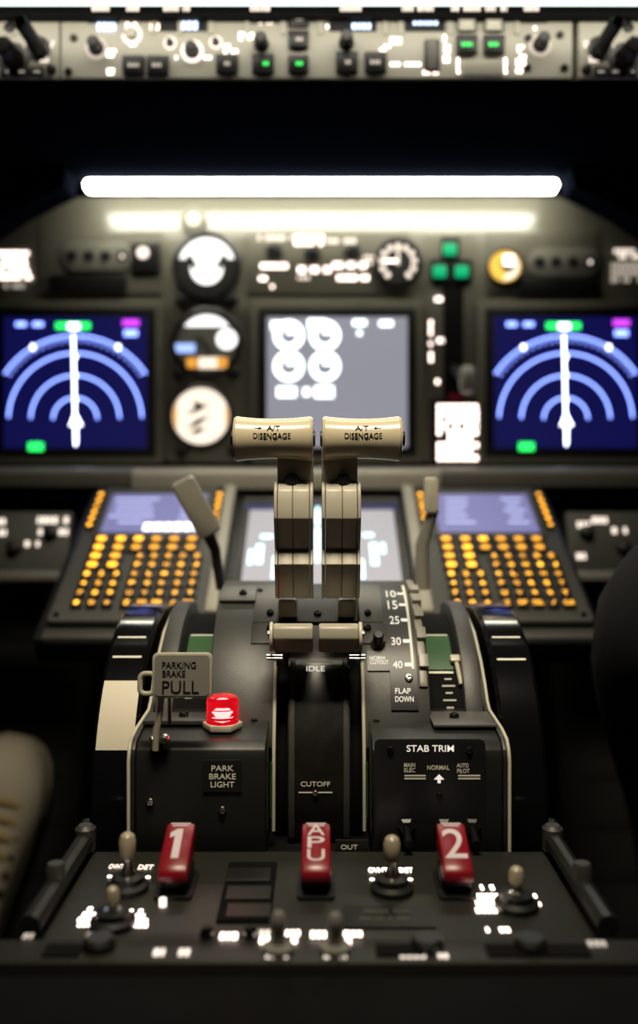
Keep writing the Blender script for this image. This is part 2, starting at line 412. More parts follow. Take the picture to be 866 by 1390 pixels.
b.lathe([(19*k, 0), (19*k, 0.004), (15*k, 0.005), (14*k, 0.003), (0, 0.003)], 'panel_trim', MP.at(263, 299, 0), 28); b.lathe([(9*k, 0.003), (8*k, 0.007), (0, 0.008)], 'dial_warm', MP.at(263, 299, 0), 20)
b.build('round_lamp', mp)
for x, y in ((372, 342), (478, 342), (424, 345)): knob(mp, MP, x, y, 9, 0.014, 'black', 'bezel')
# landing gear lever and its lamps
b = MB('black'); b.rect(MP, 599, 322, 624, 352, 0.0015, 0.004, 'black', r=3); b.rect(MP, 584, 352, 641, 384, 0.0015, 0.004, 'black', r=3); b.build('gear_lamp_plate', mp)
for x, y in ((611, 338), (597, 368), (627, 368)):
    b = MB('green_lamp'); b.rect(MP, x-9, y-8, x+9, y+8, 0.004, 0.008, 'green_lamp', r=3, bev=0.001); b.build('gear_lamp', mp, 'green lit square lamp')
b = MB('black'); b.rect(MP, 602, 384, 629, 545, 0.0015, 0.003, 'black_matte', r=3); b.build('lever_slot', mp)
gl = thing('landing_gear_lever', 'landing gear lever with a pale wheel shaped knob in its dark slot', 'lever', MP.hit(618, 520, 0.003))
b = MB('bezel'); b.tube([MP.hit(616, 500, 0.004), MP.hit(622, 508, 0.03), MP.hit(634, 515, 0.055)], 0.005, 'bezel'); b.build('arm', gl)
b = MB('dial_dark'); M = MP.at(634, 515, 0.055) @ RY(R(90)); b.lathe([(0.004, -0.008), (0.013, -0.008), (0.016, -0.005), (0.016, 0.005), (0.013, 0.008), (0.004, 0.008)], 'tag_grey', M, 28); b.build('wheel_knob', gl)
b = MB('red_handle'); b.rect(MP, 610, 534, 628, 544, 0.0031, 0.006, 'red_handle', r=2); b.build('red_glow_patch', gl)  # dull red glow below the knob, painted as a red patch
pl = thing('limit_placard', 'bright backlit white placard beneath the landing gear lever', 'placard', MP.hit(620, 630, 0.0015))
b = MB('bezel'); b.rect(MP, 584, 542, 656, 630, 0.0016, 0.003, 'bezel', r=2); b.build('plate', pl)
b = MB('lit_hot'); rows(b, MP, 594, 548, 652, 626, 9, 'lit_hot', h=0.0036, gl=5, seed=3, fill=0.75, dens=0.93); b.build('lettering', pl)

# display units
def display(name, label, fr, x0, y0, x1, y1, bz, bg, frame='panel', cat='screen', h=0.0016, bw=12):
    t = thing(name, label, cat, fr.hit((x0+x1)/2, y1+bz, h))
    b = MB(frame); b.rect(fr, x0-bz, y0-bz, x1+bz, y1+bz, h-0.0014, h+0.004, frame, r=3, bev=0.0015); b.build('frame', t)
    b = MB('bezel'); b.rect(fr, x0-bw, y0-bw, x1+bw, y1+bw, h+0.004, h+0.0055, 'bezel', r=4, bev=0.0008); b.build('bezel', t)
    b = MB(bg); b.rect(fr, x0, y0, x1, y1, h+0.0055, h+0.006, bg); b.build('screen', t)
    return t, h+0.0063
def nav(x0, label):
    t, h = display('navigation_display', label, MP, x0, 430, x0+194, 608, 22, 'nav_bg')
    cx, cy = x0+97, 570; M = MP.at(cx, cy, h); k = MP.k(cx, cy)
    b = MB('nav_line')
    b.arc(114*k, 2.4*k, 33, 147, 0, 'nav_line', M, 60)
    for a in range(35, 146, 5): b.arc(109*k, 8*k, a-0.45, a+0.45, 0.0001, 'nav_line', M, 1)
    for rr in (90, 60, 30): b.arc(rr*k, 3.0*k, 2, 178, 0, 'nav_line', M, 60)
    b.build('range_arcs', t)
    b = MB('nav_white')
    b.box(2.8*k, 150*k, 0, 0.0002, 'nav_white', M @ T(-1*k, 40*k, 0) @ RZ(R(1.2)))
    b.box(15*k, 8*k, 0, 0.0002, 'nav_white', M @ T(-2*k, 126*k, 0))
    for dx, dy in ((-57, 98), (58, 98)): b.box(5*k, 7*k, 0, 0.0002, 'nav_white', M @ T(dx*k, dy*k, 0))
    for dy, s_ in ((85, 5), (60, 5), (27, 5), (0, 8)): b.box(s_*k, s_*k, 0, 0.0002, 'nav_white', M @ T(0, dy*k, 0))
    b.prism([(-9*k, -8*k), (0, 9*k), (9*k, -8*k), (2*k, -8*k), (2*k, -32*k), (-2*k, -32*k), (-2*k, -8*k)], 0, 0.0003, 'nav_white', M @ T(1*k, 0, 0))
    b.build('heading_line', t)
    b = MB('nav_line')
    for dx, dy, w, hh in ((-73, 129, 14, 6), (-50, 129, 14, 6), (75, 117, 18, 8)): b.box(w*k, hh*k, 0, 0.0002, 'nav_line', M @ T(dx*k, dy*k, 0))
    b.build('readout', t)
    b = MB('nav_green'); b.box(46*k, 9*k, -0.0002, 0, 'nav_green', M @ T(-3*k, 127*k, 0)); b.box(20*k, 11*k, 0, 0.0002, 'nav_green', M @ T(-53*k, -36*k, 0)); b.build('green_readout', t)
    b = MB('nav_magenta'); b.box(22*k, 8*k, 0, 0.0002, 'nav_magenta', M @ T(75*k, 131*k, 0)); b.build('magenta_readout', t)
nav(5, 'navigation display glowing blue with white range arcs, beside the column of round dials')
nav(671, 'navigation display glowing blue with white range arcs, beside the landing gear lever')
t, h = display('engine_display', 'pale grey engine display glowing behind the two throttle handles', MP, 362, 430, 553, 607, 22, 'eng_bg')
b = MB('eng_white')
for cx, cy in ((392, 455), (441, 455), (392, 497), (441, 497)):
    M = MP.at(cx, cy, h); k = MP.k(cx, cy); b.arc(16*k, 9*k, 0, 360, 0, 'eng_white', M, 30); b.box(16*k, 5*k, 0, 0.0002, 'eng_white', M @ T(5*k, 4*k, 0))
for x, y, w, hh in ((389, 532, 26, 14), (416, 532, 9, 11), (440, 532, 26, 16), (376, 442, 16, 12), (430, 440, 24, 14), (488, 438, 18, 8), (524, 439, 18, 8), (488, 452, 6, 6)):
    b.rect(MP, x-w/2, y-hh/2, x+w/2, y+hh/2, h-0.0002, h, 'eng_white')
b.build('dials', t)

# round gauges
def gauge(name, label, px, py, r, face, h=0.0016, group=None):
    M = MP.at(px, py, h); k = MP.k(px, py); t = thing(name, label, 'gauge', MP.hit(px, py+r, h), group)
    b = MB('bezel'); b.lathe([(r*1.12*k, 0), (r*1.12*k, 0.004), (r*1.02*k, 0.006), (r*0.98*k, 0.0025), (0, 0.0025)], 'bezel', M, 40); b.build('bezel', t)
    return t, M @ T(0, 0, 0.0027), k
def disc(b, M, k, x, y, r, m, z=0.0, n=28): b.lathe([(r*k, 0), (r*k, 0.0002), (0, 0.0002)], m, M @ T(x*k, y*k, z), n)
def sector(b, M, k, r, a0, a1, m, z=0.0):
    n = 24; b.prism([(r*k*math.cos(R(a0+(a1-a0)*i/n)), r*k*math.sin(R(a0+(a1-a0)*i/n))) for i in range(n+1)], 0, 0.0002, m, M @ T(0, 0, z))
t, M, k = gauge('round_gauge', 'round gauge with a brilliant white upper half, topmost of the column of three', 281, 362, 42, None, group=None)
b = MB('dial_dark'); disc(b, M, k, 0, 0, 40, 'dial_dark'); sector(b, M, k, 38, 15, 165, 'dial_lit', 0.0003); disc(b, M, k, 0, -3, 22, 'dial_lit', 0.0005)
b.box(8*k, 20*k, 0, 0.0002, 'dial_dark', M @ T(-20*k, 6*k, 0.0008) @ RZ(R(30))); b.box(8*k, 20*k, 0, 0.0002, 'dial_dark', M @ T(20*k, 6*k, 0.0008) @ RZ(R(-30))); b.build('dial', t)
b = MB('lit_white'); b.prism([(-3*k, -18*k), (3*k, -18*k), (1*k, 24*k), (-1*k, 24*k)], 0, 0.0003, 'lit_white', M @ T(0, 0, 0.001)); b.build('needle', t)
t, M, k = gauge('round_gauge', 'round gauge with blue, white and orange lit windows, middle of the column of three', 281, 465, 43, None)
b = MB('dial_dark'); disc(b, M, k, 0, 0, 41, 'tag_grey'); sector(b, M, k, 37, 35, 145, 'dial_lit', 0.0003); disc(b, M, k, 27, 4, 14, 'dial_lit', 0.0005)
b.box(26*k, 12*k, 0, 0.0002, 'dial_blue', M @ T(-29*k, -8*k, 0.0005)); b.box(34*k, 15*k, 0, 0.0002, 'dial_warm', M @ T(6*k, -28*k, 0.0005)); b.box(14*k, 14*k, 0, 0.0002, 'dial_orange', M @ T(-20*k, -28*k, 0.0006)); b.box(14*k, 14*k, 0, 0.0002, 'dial_orange', M @ T(21*k, -28*k, 0.0007))
b.build('dial', t)
b = MB('lit_white'); b.box(3*k, 30*k, 0, 0.0003, 'dial_dark', M @ T(-3*k, -2*k, 0.001) @ RZ(R(40))); b.build('needle', t)
t, M, k = gauge('round_gauge', 'round white gauge with crossed black needles, lowest of the column of three', 273, 565, 40, None)
b = MB('dial_warm'); disc(b, M, k, 0, 0, 38, 'dial_warm'); sector(b, M, k, 37, 150, 210, 'dial_orange', 0.0003); sector(b, M, k, 37, -25, 25, 'dial_orange', 0.0003); disc(b, M, k, 0, 0, 27, 'dial_warm', 0.0005); b.build('dial', t)
b = MB('ink')
for a, l, y in ((22, 38, 10), (28, 40, -8), (20, 26, -20), (-20, 18, 16)): b.prism([(-l/2*k, -1*k), (0, -4*k), (l/2*k, 0), (0, 4*k)], 0, 0.0003, 'ink', M @ T(-4*k, y*k, 0.001) @ RZ(R(a)))
b.build('needle', t)
for x, y in ((247, 409), (315, 408), (244, 508), (317, 506), (247, 612), (318, 610)):
    knob(mp, MP, x, y, 8, 0.010, 'black', None)
t, M, k = gauge('round_gauge', 'small black dial with a ring of pale marks beside the green gear lamps', 540, 357, 30, None)
b = MB('dial_dark'); disc(b, M, k, 0, 0, 28, 'dial_dark')
for a in range(-140, 141, 28): b.box(6*k, 7*k, 0, 0.0002, 'lit_soft', M @ RZ(R(a)) @ T(0, 22*k, 0.0004))
b.box(18*k, 3*k, 0, 0.0002, 'lit', M @ T(-10*k, 2*k, 0.0005)); b.build('dial', t)
b = MB('lit_soft'); b.box(2.5*k, 22*k, 0, 0.0003, 'lit_soft', M @ T(0, 8*k, 0.0008)); b.build('needle', t)
t, M, k = gauge('round_gauge', 'small yellow and white round dial right of the green gear lamps', 685, 362, 22, None)
b = MB('yellow'); disc(b, M, k, 0, 0, 21, 'yellow'); sector(b, M, k, 19, -100, 40, 'dial_warm', 0.0003); disc(b, M, k, 4, 2, 10, 'dial_dark', 0.0004); b.build('dial', t)
b = MB('lit'); b.box(14*k, 14*k, 0, 0.0003, 'lit', M @ T(5*k, 8*k, 0.0007)); b.build('needle', t)

# ================================================================ ledge under the panel
t = thing('panel_ledge', 'rounded pale ledge running below the main instrument panel', 'ledge', P(433, 662, 1.09))
b = MB('ledge_dark'); b.prism([(1.075, -0.010), (1.075, 0.008), (1.085, 0.014), (1.118, 0.014), (1.118, -0.010)], -0.62, 0.62, 'ledge_dark', YZ, bev=0.003); b.build('rail', t)
b = MB('ledge'); b.prism([(1.069, -0.012), (1.069, 0.006), (1.0745, 0.012), (1.0745, -0.012)], -0.215, 0.14, 'ledge', YZ, bev=0.0015); b.build('cover_strip', t)

# ================================================================ forward sloping panel with the two keypads
CF = Fr((0, 0.969, -0.0769), (0, 0.866, 0.5))
t = thing('forward_pedestal', 'dark sloping pedestal front carrying the two keypads and lower screen', 'pedestal', (0, 0.98, -0.30))
b = MB('black')
b.box(0.524, 0.268, -0.03, -0.0005, 'black', CF.loc(0, -0.004, 0), bev=0.002); b.build('plate', t)
for sx in (-1, 1):
    b = MB('ledge'); b.box(0.012, 0.232, 0, 0.012, 'ledge', CF.loc(sx*0.101, 0.004, 0.0005), bev=0.002); b.build('edge_rail', t)
    b = MB('cdu'); b.box(0.14, 0.016, 0, 0.014, 'cdu', CF.loc(sx*0.185, -0.131, -0.012), bev=0.004); b.build('lower_trim', t)
b = MB('black'); b.prism([(1.06, -0.062), (0.87, -0.168), (0.87, -0.29), (1.06, -0.29)], -0.10, 0.10, 'black_matte', YZ, bev=0.002); b.build('body', t)
def cdu(cx, label, scratch):
    t = thing('keypad_unit', label, 'keypad unit', CF.o + CF.X*cx - CF.Y*0.12)
    L = lambda u, v, h: CF.loc(cx+u, v, h)
    b = MB('cdu'); b.box(0.148, 0.242, 0.0005, 0.009, 'cdu', L(0, -0.002, 0), r=0.004, bev=0.0015); b.build('housing', t)
    b = MB('panel_trim'); b.box(0.120, 0.094, 0.009, 0.0115, 'cdu', L(0, 0.060, 0), r=0.004, bev=0.001); b.build('screen_frame', t)
    b = MB('cdu_bg'); b.box(0.106, 0.078, 0.0115, 0.012, 'cdu_bg', L(0, 0.060, 0)); b.build('screen', t)
    b = MB('cdu_text'); rd = random.Random(int(cx*1000))
    for i in range(5):
        b.box(rd.uniform(0.02, 0.05), 0.003, 0.012, 0.0122, 'cdu_text', L(-0.028+rd.uniform(-0.004, 0.004), 0.088-0.012*i, 0)); b.box(rd.uniform(0.01, 0.03), 0.003, 0.012, 0.0122, 'cdu_text', L(0.034, 0.088-0.012*i, 0))
    if scratch:
        for i in range(6): b.box(0.0085, 0.014, 0.012, 0.0123, 'lit_white', L(-0.004+i*0.0105, 0.031, 0))
    b.build('screen_text', t)
    def key(u, v, w, hh, s, m='amber', nm='key'):
        if m == 'amber' and rd.random() < 0.4: m = 'amber_mid'
        b = MB('bezel'); M = L(u, v, 0)
        b.box(w, hh, 0.009, 0.0135, 'bezel', M, r=0.0012, bev=0.0008)
        if s: b.text(s, min(hh*0.62, 0.0062), M @ T(0, 0, 0.0137), m, w=min(w*0.8, 0.0035*len(s)+0.001), depth=0.0004)
        else: b.box(w*0.5, hh*0.6, 0.0135, 0.0139, m, M)
        b.build(nm, t)
    pit = 0.0154; v0 = 0.0065
    for i, c in enumerate('ABCDEFGHIJKLMNOPQRSTUVWXYZ'):
        key(-0.003+0.0145*(i % 5), v0-pit*(2+i//5), 0.0118, 0.0118, c)
    for i, s in ((1, 'SP'), (2, 'DEL'), (3, '/'), (4, 'CLR')): key(-0.003+0.0145*i, v0-pit*7, 0.0118, 0.0118, s)
    for i, s in enumerate('123456789.0+'): key(-0.050+0.0143*(i % 3), v0-pit*(4+i//3), 0.0105, 0.0105, s, 'amber')
    for i in range(6): key((-0.048, -0.028, -0.0095, 0.009, 0.0275, 0.046)[i], v0, 0.0165, 0.0115, '', 'amber' if i < 3 else 'amber_dim')
    for i in range(6):
        if i < 2: key(-0.048+0.02*i, v0-pit, 0.0165, 0.0115, '')
        elif i < 6: key((-0.0095, 0.009, 0.0275, 0.046)[i-2], v0-pit, 0.0165, 0.0115, '', 'amber_dim')
    for r_ in (2, 3):
        for i in range(2): key(-0.048+0.02*i, v0-pit*r_, 0.0165, 0.0115, '')
    for sx in (-1, 1):
        for i in range(6): key(sx*0.0665, 0.096-0.0125*i, 0.0085, 0.0078, '', 'amber', 'line_key')
    for u, v in ((-0.066, -0.115), (0.066, -0.115), (-0.066, 0.113), (0.066, 0.113)): screw(t, L(u, v, 0.009), 0.003)
cdu(-0.178, 'amber lit keypad unit whose screen shows one bright white line', True)
cdu(0.180, 'amber lit keypad unit with a plain lavender screen, behind the flap scale', False)
t, h = display('lower_display', 'pale lower screen on the sloping pedestal seen behind the throttle levers', CF, 333, 684, 540, 800, 8, 'low_bg', 'ledge', h=0.0016, bw=7)
b = MB('low_cyan')
for x, y, w, hh in ((431, 700, 5, 24), (431, 740, 7, 46), (352, 752, 10, 26), (340, 756, 6, 20), (508, 752, 10, 30), (520, 744, 6, 14), (362, 728, 16, 5), (500, 726, 14, 5), (372, 770, 5, 30), (492, 772, 5, 26)):
    b.rect(CF, x-w/2, y-hh/2, x+w/2, y+hh/2, h-0.0002, h, 'low_cyan')
b.build('readout', t)
b = MB('nav_bg'); b.rect(CF, 333, 684, 540, 692, h-0.0004, h-0.0002, 'nav_bg'); b.build('top_border', t)

# side lower panels by the pilots' knees
KF = Fr(P(50, 740, 1.05), (0, 0.35, 0.94))
for sx in (-1, 1):
    q = (lambda x: x) if sx < 0 else (lambda x: 866 - x)
    t = thing('side_panel', ('dim grey side panel with blurred lit labels left of both keypad units', 'dim grey lower side panel beside the black trouser knee')[sx > 0], 'side panel', P(q(20), 790, 1.02))
    b = MB('cdu'); xs = sorted((q(-190), q(94))); b.rect(KF, xs[0], 694, xs[1], 786, -0.03, 0, 'cdu', r=3, bev=0.002); b.build('panel_sheet', t)
    b = MB('ledge_dark'); b.rect(KF, xs[0], 774, xs[1], 788, 0.0002, 0.006, 'ledge_dark', bev=0.002); b.build('lower_edge', t)
    b = MB('lit')
    for x, y, w, hh, m in ((3, 708, 14, 10, 'lit_soft'), (3, 723, 10, 10, 'lit_soft'), (72, 706, 42, 11, 'lit_soft'), (53, 722, 16, 10, 'lit_soft'), (86, 722, 12, 10, 'lit_soft'), (46, 738, 24, 9, 'lit_soft')) if sx < 0 else ((76, 712, 26, 10, 'lit_soft'), (52, 706, 20, 10, 'lit_soft'), (77, 755, 12, 10, 'lit_soft'), (20, 720, 30, 10, 'lit_soft')):
        rows(b, KF, q(x)-w/2, y-hh/2, q(x)+w/2, y+hh/2, 1, m, h=0.001, gl=5, fill=0.8, seed=x)
    b.build('lettering', t)
    knob(t, KF, q(70), 724, 9, 0.012, 'black'); knob(t, KF, q(20), 745, 9, 0.012, 'black')

# ================================================================ throttle quadrant
YC, ZC, RA = 0.725, -0.205, 0.125
def AP(th, r=RA): return (YC - r*math.sin(R(th)), ZC + r*math.cos(R(th)))       # (forward, up) on the arc; 0 = top, 90 = nearest the camera
def arc_solid(b, r, x0, x1, a0, a1, m, ri=None, bev=0.0, n=36):
    p = [AP(a0+(a1-a0)*i/n, r) for i in range(n+1)]
    p += [AP(a1-(a1-a0)*i/n, ri) for i in range(n+1)] if ri else [(YC, ZC)]
    b.prism(p, x0, x1, m, YZ, bev)
def AF(th, x, r=RA):
    """frame lying on the arc at angle th: X right, Y up along the arc, Z outwards"""
    y, z = AP(th, r); a = R(th)
    Yv = Vector((0, math.cos(a), math.sin(a))); N = Vector((0, -math.sin(a), math.cos(a)))
    m = Matrix((Vector((1, 0, 0)), Yv, N)).transposed().to_4x4(); m.translation = (x, y, z); return m
def th_at(py, r=RA):
    best = min((abs(650 - AP(a/4, r)[1]*F/AP(a/4, r)[0] - py), a/4) for a in range(40, 420)); return best[1]
def AX(px, py, h=0.0, rz=0.0):
    th = th_at(py, RA+h); y, z = AP(th, RA+h); return AF(th, (px-433)*y/F, RA+h) @ RZ(rz), y/F

q = thing('throttle_quadrant', 'dark grey throttle quadrant with curved covers and STAB TRIM panel at the centre', 'throttle quadrant', (0, 0.68, -0.235))
for sx in (-1, 1):
    side = [(0.562, -0.236), (0.562, -0.170), (0.5645, -0.164), (0.570, -0.1595), (0.5865, -0.1572), (0.628, -0.1560), (0.636, -0.152), (0.646, -0.142), (0.661, -0.130), (0.690, -0.114), (0.73, -0.105), (0.79, -0.108), (0.84, -0.14), (0.84, -0.236)]
    x0, x1 = sorted((sx*0.1115, sx*0.1145))
    b = MB('box_grey'); b.prism(side, x0, x1, 'box_grey', YZ, bev=0.0006); b.build('side_plate', q)
    b = MB('edge_cream'); b.tube([(sx*0.1150, y, z) for y, z in side[0:11]], 0.0011, 'edge_cream'); b.build('edge_trim', q, 'pale edge strip')
# main covers
for sx in (-1, 1):
    x0, x1 = sorted((sx*0.0285, sx*0.0735))
    b = MB('cover'); arc_solid(b, RA, x0, x1, -35, 76, 'cover', bev=0.0012); b.build('cover', q)
# raised inner plates with black screws
for sx in (-1, 1):
    b = MB('cover_light'); x0, x1 = sorted((sx*0.0285, sx*0.0465))
    arc_solid(b, RA+0.0009, x0, x1, 8, 34, 'cover_light', RA-0.001, bev=0.0004); b.build('raised_plate', q)
    b = MB('cover'); x0, x1 = sorted((sx*0.029, sx*0.047)); arc_solid(b, RA+0.0012, x0, x1, 34.4, 43, 'cover', RA-0.001, bev=0.0004); b.build('slot_block', q)
    px = 433 + sx*66
    for py in (832, 853):
        M, k = AX(px, py, 0.0014); screw(q, M, 0.0026)
for px, py in ((345, 979), (353, 803), (511, 981), (558, 805)):
    M, k = AX(px, py, 0.0002); screw(q, M, 0.0024)
b = MB('steel'); M, k = AX(324, 806, 0.0012); b.box(0.026, 0.026, -0.001, 0.0012, 'cover_light', M, bev=0.0006); b.build('access_plate', q); screw(q, AX(330, 806, 0.0024)[0], 0.003)
# flap scale on the right cover
def flap(b, x0, x1, y0, y1, m, h): arc_solid(b, RA+h, x0, x1, th_at(y0), th_at(y1), m, RA-0.001)
b = MB('black'); flap(b, 0.0452, 0.0655, 792, 910, 'bezel', 0.0010); flap(b, 0.0475, 0.0655, 905, 964, 'bezel', 0.0013); flap(b, 0.0325, 0.0480, 884, 911, 'bezel', 0.0012); b.build('flap_placard', q)
b = MB('print_lit'); arc_solid(b, RA+0.0016, 0.0622, 0.0640, th_at(786), th_at(909), 'white_print', RA+0.0009)
for s, py, w in (('10', 806, 16), ('15', 821, 18), ('25', 842, 20), ('30', 870, 14), ('40', 902, 15)):
    y = AP(th_at(py, RA+.0014), RA+.0014)[0]; k = y/F
    px = 433 + 0.0530/k
    M, k = AX(px, py, 0.0012); b.text(s, 8.5*k/max(0.42, math.sin(R(th_at(py)))), M, 'print_lit', w=13*k, depth=0.0003)
    M, k = AX(433 + 0.0600/k, py, 0.0012); b.box(9*k, 5.5*k, 0, 0.0003, 'print_lit', M)
for s, px, py, w, hp in (('HORN', 512, 893, 20, 5), ('CUTOUT', 515, 899.5, 25, 5)):
    M, k = AX(px, py, 0.0014); b.text(s, hp*k/0.85, M, 'print_lit', w=w*k)
for s, px, py, w in (('FLAP', 547, 938, 21), ('DOWN', 549, 949, 25)):
    M, k = AX(px, py, 0.0015); b.text(s, 7*k/0.92, M, 'print_lit', w=w*k)
b.build('lettering', q)
screw(q, AX(555, 921, 0.0014)[0], 0.0027, 'steel')
b = MB('brass'); M, k = AX(513, 874, 0.001)
b.lathe([(0.0052, 0), (0.0052, 0.002), (0.0038, 0.003), (0.0034, 0.002), (0, 0.002)], 'brass', M, 6); b.lathe([(0.0036, 0.002), (0.0036, 0.010), (0.0028, 0.011), (0, 0.011)], 'black', M, 20); b.build('horn_button', q, 'black button in a brass ring')
# centre drum with the start lever guide
b = MB('black'); arc_solid(b, 0.1225, -0.0205, 0.0205, 34, 104, 'drum', 0.095); b.build('drum', q)
for sx in (-1, 1):
    x0, x1 = sorted((sx*0.0158, sx*0.0198)); b = MB('box_grey'); arc_solid(b, 0.1240, x0, x1, 48, 104, 'cover', 0.12, bev=0.0005); b.build('drum_rail', q)
    x0, x1 = sorted((sx*0.0205, sx*0.0285)); b = MB('black_matte'); arc_solid(b, 0.111, x0, x1, 10, 106, 'black_matte', 0.095); b.build('slot', q)
    b = MB('edge_cream'); pts = [(sx*0.0292,)+AP(a, 0.1262) for a in range(50, 80, 3)] + [(sx*0.0292, 0.5995, -0.19), (sx*0.0292, 0.598, -0.226)]
    b.tube(pts, 0.0012, 'edge_cream'); b.build('guide_strip', q, 'pale vertical guide strip')
    b = MB('green_band'); b.box(0.0014, 0.035, 0, 0.002, 'green_band', T(sx*0.0308, 0.6, -0.2) @ RX(R(90))); b.build('green_glow_strip', q)  # green light on the guide's lower end, coloured in as a strip
b = MB('print_faint')
def DR(py):
    th = th_at(py, 0.1226); return AF(th, -0.0023, 0.1226), AP(th, 0.1226)[0]/F
M, k = DR(908); b.text('IDLE', 6.5*k/.85, M, 'print_lit', w=25*k); M, k = DR(1064); b.text('CUTOFF', 6.5*k, M, 'print_faint', w=40*k)
M, k = DR(1076); b.box(46*k, 1.6*k, 0, 0.0003, 'print_faint', M); M, k = DR(898); b.box(46*k, 1.3*k, 0, 0.0003, 'tag_grey', M); b.build('lettering', q)
screw(q, DR(1077)[0], 0.0022, 'steel')
# lower housings
def housing(x0, x1):
    pts = [(0.5655, -0.236), (0.5655, -0.172), (0.5675, -0.165), (0.573, -0.1610), (0.5885, -0.1590), (0.64, -0.1575), (0.66, -0.236)]
    b = MB('box_grey'); b.prism(pts, x0, x1, 'box_grey', YZ, bev=0.0012); b.build('housing', q)
housing(-0.1115, -0.0325); housing(0.0325, 0.1115)
b = MB('black'); b.box(0.066, 0.010, 0, 0.006, 'box_grey', T(-0.002, 0.566, -0.234), bev=0.001); b.build('foot_plate', q)
b = MB('cover'); b.box(0.040, 0.022, 0, 0.003, 'cover', T(-0.0925, 0.605, -0.1572), bev=0.0006); b.build('left_ledge_plate', q)
b = MB('cover_light'); b.box(0.040, 0.034, 0, 0.002, 'cover_light', T(0.0925, 0.605, -0.1572), bev=0.0006); b.build('right_ledge_plate', q)
for sx, z in ((-1, -0.154), (1, -0.155)): screw(q, T(sx*0.088, 0.606, z), 0.0032)
# trim indicator windows in the outer bays
for sx in (-1, 1):
    x0, x1 = sorted((sx*0.074, sx*0.1115))
    rr = 0.099
    b = MB('black'); arc_solid(b, rr, x0, x1, -20, 74, 'black_matte', 0.06); b.build('trim_window', q)
    x0, x1 = sorted((sx*0.0990, sx*0.1110)); b = MB('cover_light'); arc_solid(b, rr+0.010, x0, x1, -20, 70, 'cover', 0.08, bev=0.001); b.build('window_frame', q)
    b = MB('green_band'); x0, x1 = sorted((sx*0.0765, sx*0.0945)); arc_solid(b, rr+0.0016, x0, x1, 26, 45, 'green_band', rr-0.004); b.build('green_range', q, 'green trim range band')
    b = MB('print_lit')
    for i, a in enumerate(range(46, 74, 3) if sx > 0 else range(48, 60, 3)): b.box(0.005 if i % 2 else 0.009, 0.0011, 0, 0.0003, 'print_faint', AF(a, sx*0.090, rr+0.0003))
    for a in (25.0, 46.0): b.box(0.017, 0.0016, 0, 0.0003, 'white_print', AF(a, sx*0.0855, rr+0.0004))
    b.build('scale', q)
    b = MB('tag_cream'); b.box(0.008, 0.006, 0, 0.004, 'edge_cream', AF(41, sx*0.0965, rr+0.002), bev=0.001); b.tube([AF(41, sx*0.0965, rr+0.004) @ Vector((0, 0, 0)), AF(52, sx*0.0985, rr+0.003) @ Vector((0, 0, 0))], 0.0016, 'edge_cream'); b.build('trim_pointer', q)
# flap gate: a stepped strip beside the flap scale
b = MB('gate'); arc_solid(b, RA+0.002, 0.0668, 0.0722, 2, 58, 'gate', RA-0.004, bev=0.0008)
for a in (14, 21, 29, 38, 48): arc_solid(b, RA+0.0052, 0.0672, 0.0735, a, a+4.2, 'gate', RA, bev=0.0008)
b.build('flap_gate', q)
# stabiliser trim panel
SF = Fr((0.0, 0.5645, -0.2), (0, 0, 1))
for x, y in ((204, 1088), (302, 1099)): screw(q, Fr((0, 0.5650, -0.2), (0, 0, 1)).at(x, y, 0), 0.0024, 'steel')
b = MB('bezel'); b.rect(SF, 508, 1003, 659, 1168, -0.001, 0.0006, 'bezel', r=9, bev=0.0004); b.build('stab_trim_plate', q)
b = MB('print_faint')
SL = lambda s, px, py, w, hp, m='print_faint': b.text(s, hp*SF.k(px, py), SF.at(px, py, 0.0008), m, w=w*SF.k(px, py))
SL('STAB TRIM', 584, 1016, 64, 9, 'print_lit'); SL('MAIN', 556, 1038.5, 15, 5.5); SL('ELEC', 556, 1045.5, 15, 5.5); SL('NORMAL', 595, 1042, 30, 6); SL('AUTO', 628, 1039, 16, 5.5); SL('PILOT', 629, 1046.5, 17, 5.5)
for x0, x1 in ((549, 578), (622, 652)):
    for y in (1053, 1057): b.rect(SF, x0, y-0.9, x1, y+0.9, 0.0004, 0.0009, 'print_faint')
k = SF.k(595, 1058); b.prism([(-2.2*k, -5*k), (2.2*k, -5*k), (2.2*k, 0), (7*k, 0), (0, 7*k), (-7*k, 0), (-2.2*k, 0)], 0, 0.0003, 'print_lit', SF.at(596, 1058, 0.0007))
b.build('lettering', q)
for x, y in ((530, 1017), (637, 1018), (597, 1079)): screw(q, SF.at(x, y, 0.0006), 0.002)
for x in (551, 602, 640):
    b = MB('black'); M = SF.at(x, 1122, 0.0006)
    b.lathe([(0.006, 0), (0.006, 0.002), (0.0042, 0.0035), (0, 0.0035)], 'screw', M, 6); b.tube([M @ Vector((0, 0, 0.003)), M @ Vector((0, -0.002, 0.012)), M @ Vector((0, -0.004, 0.018))], [0.0018, 0.0022, 0.003], 'screw'); b.build('cutout_switch', q)
PF = Fr((0.0, 0.5650, -0.2), (0, 0, 1))
b = MB('bezel'); b.rect(PF, 276, 1032, 328, 1075, -0.0005, 0.0006, 'bezel', r=2); b.build('park_brake_plate', q)
b = MB('print_lit')
for s, y, w in (('PARK', 1043, 30), ('BRAKE', 1054, 36), ('LIGHT', 1065, 32)): b.text(s, 7.6*PF.k(302, y), PF.at(302, y, 0.0008), 'print_faint', w=w*PF.k(302, y))
b.build('park_brake_lettering', q)

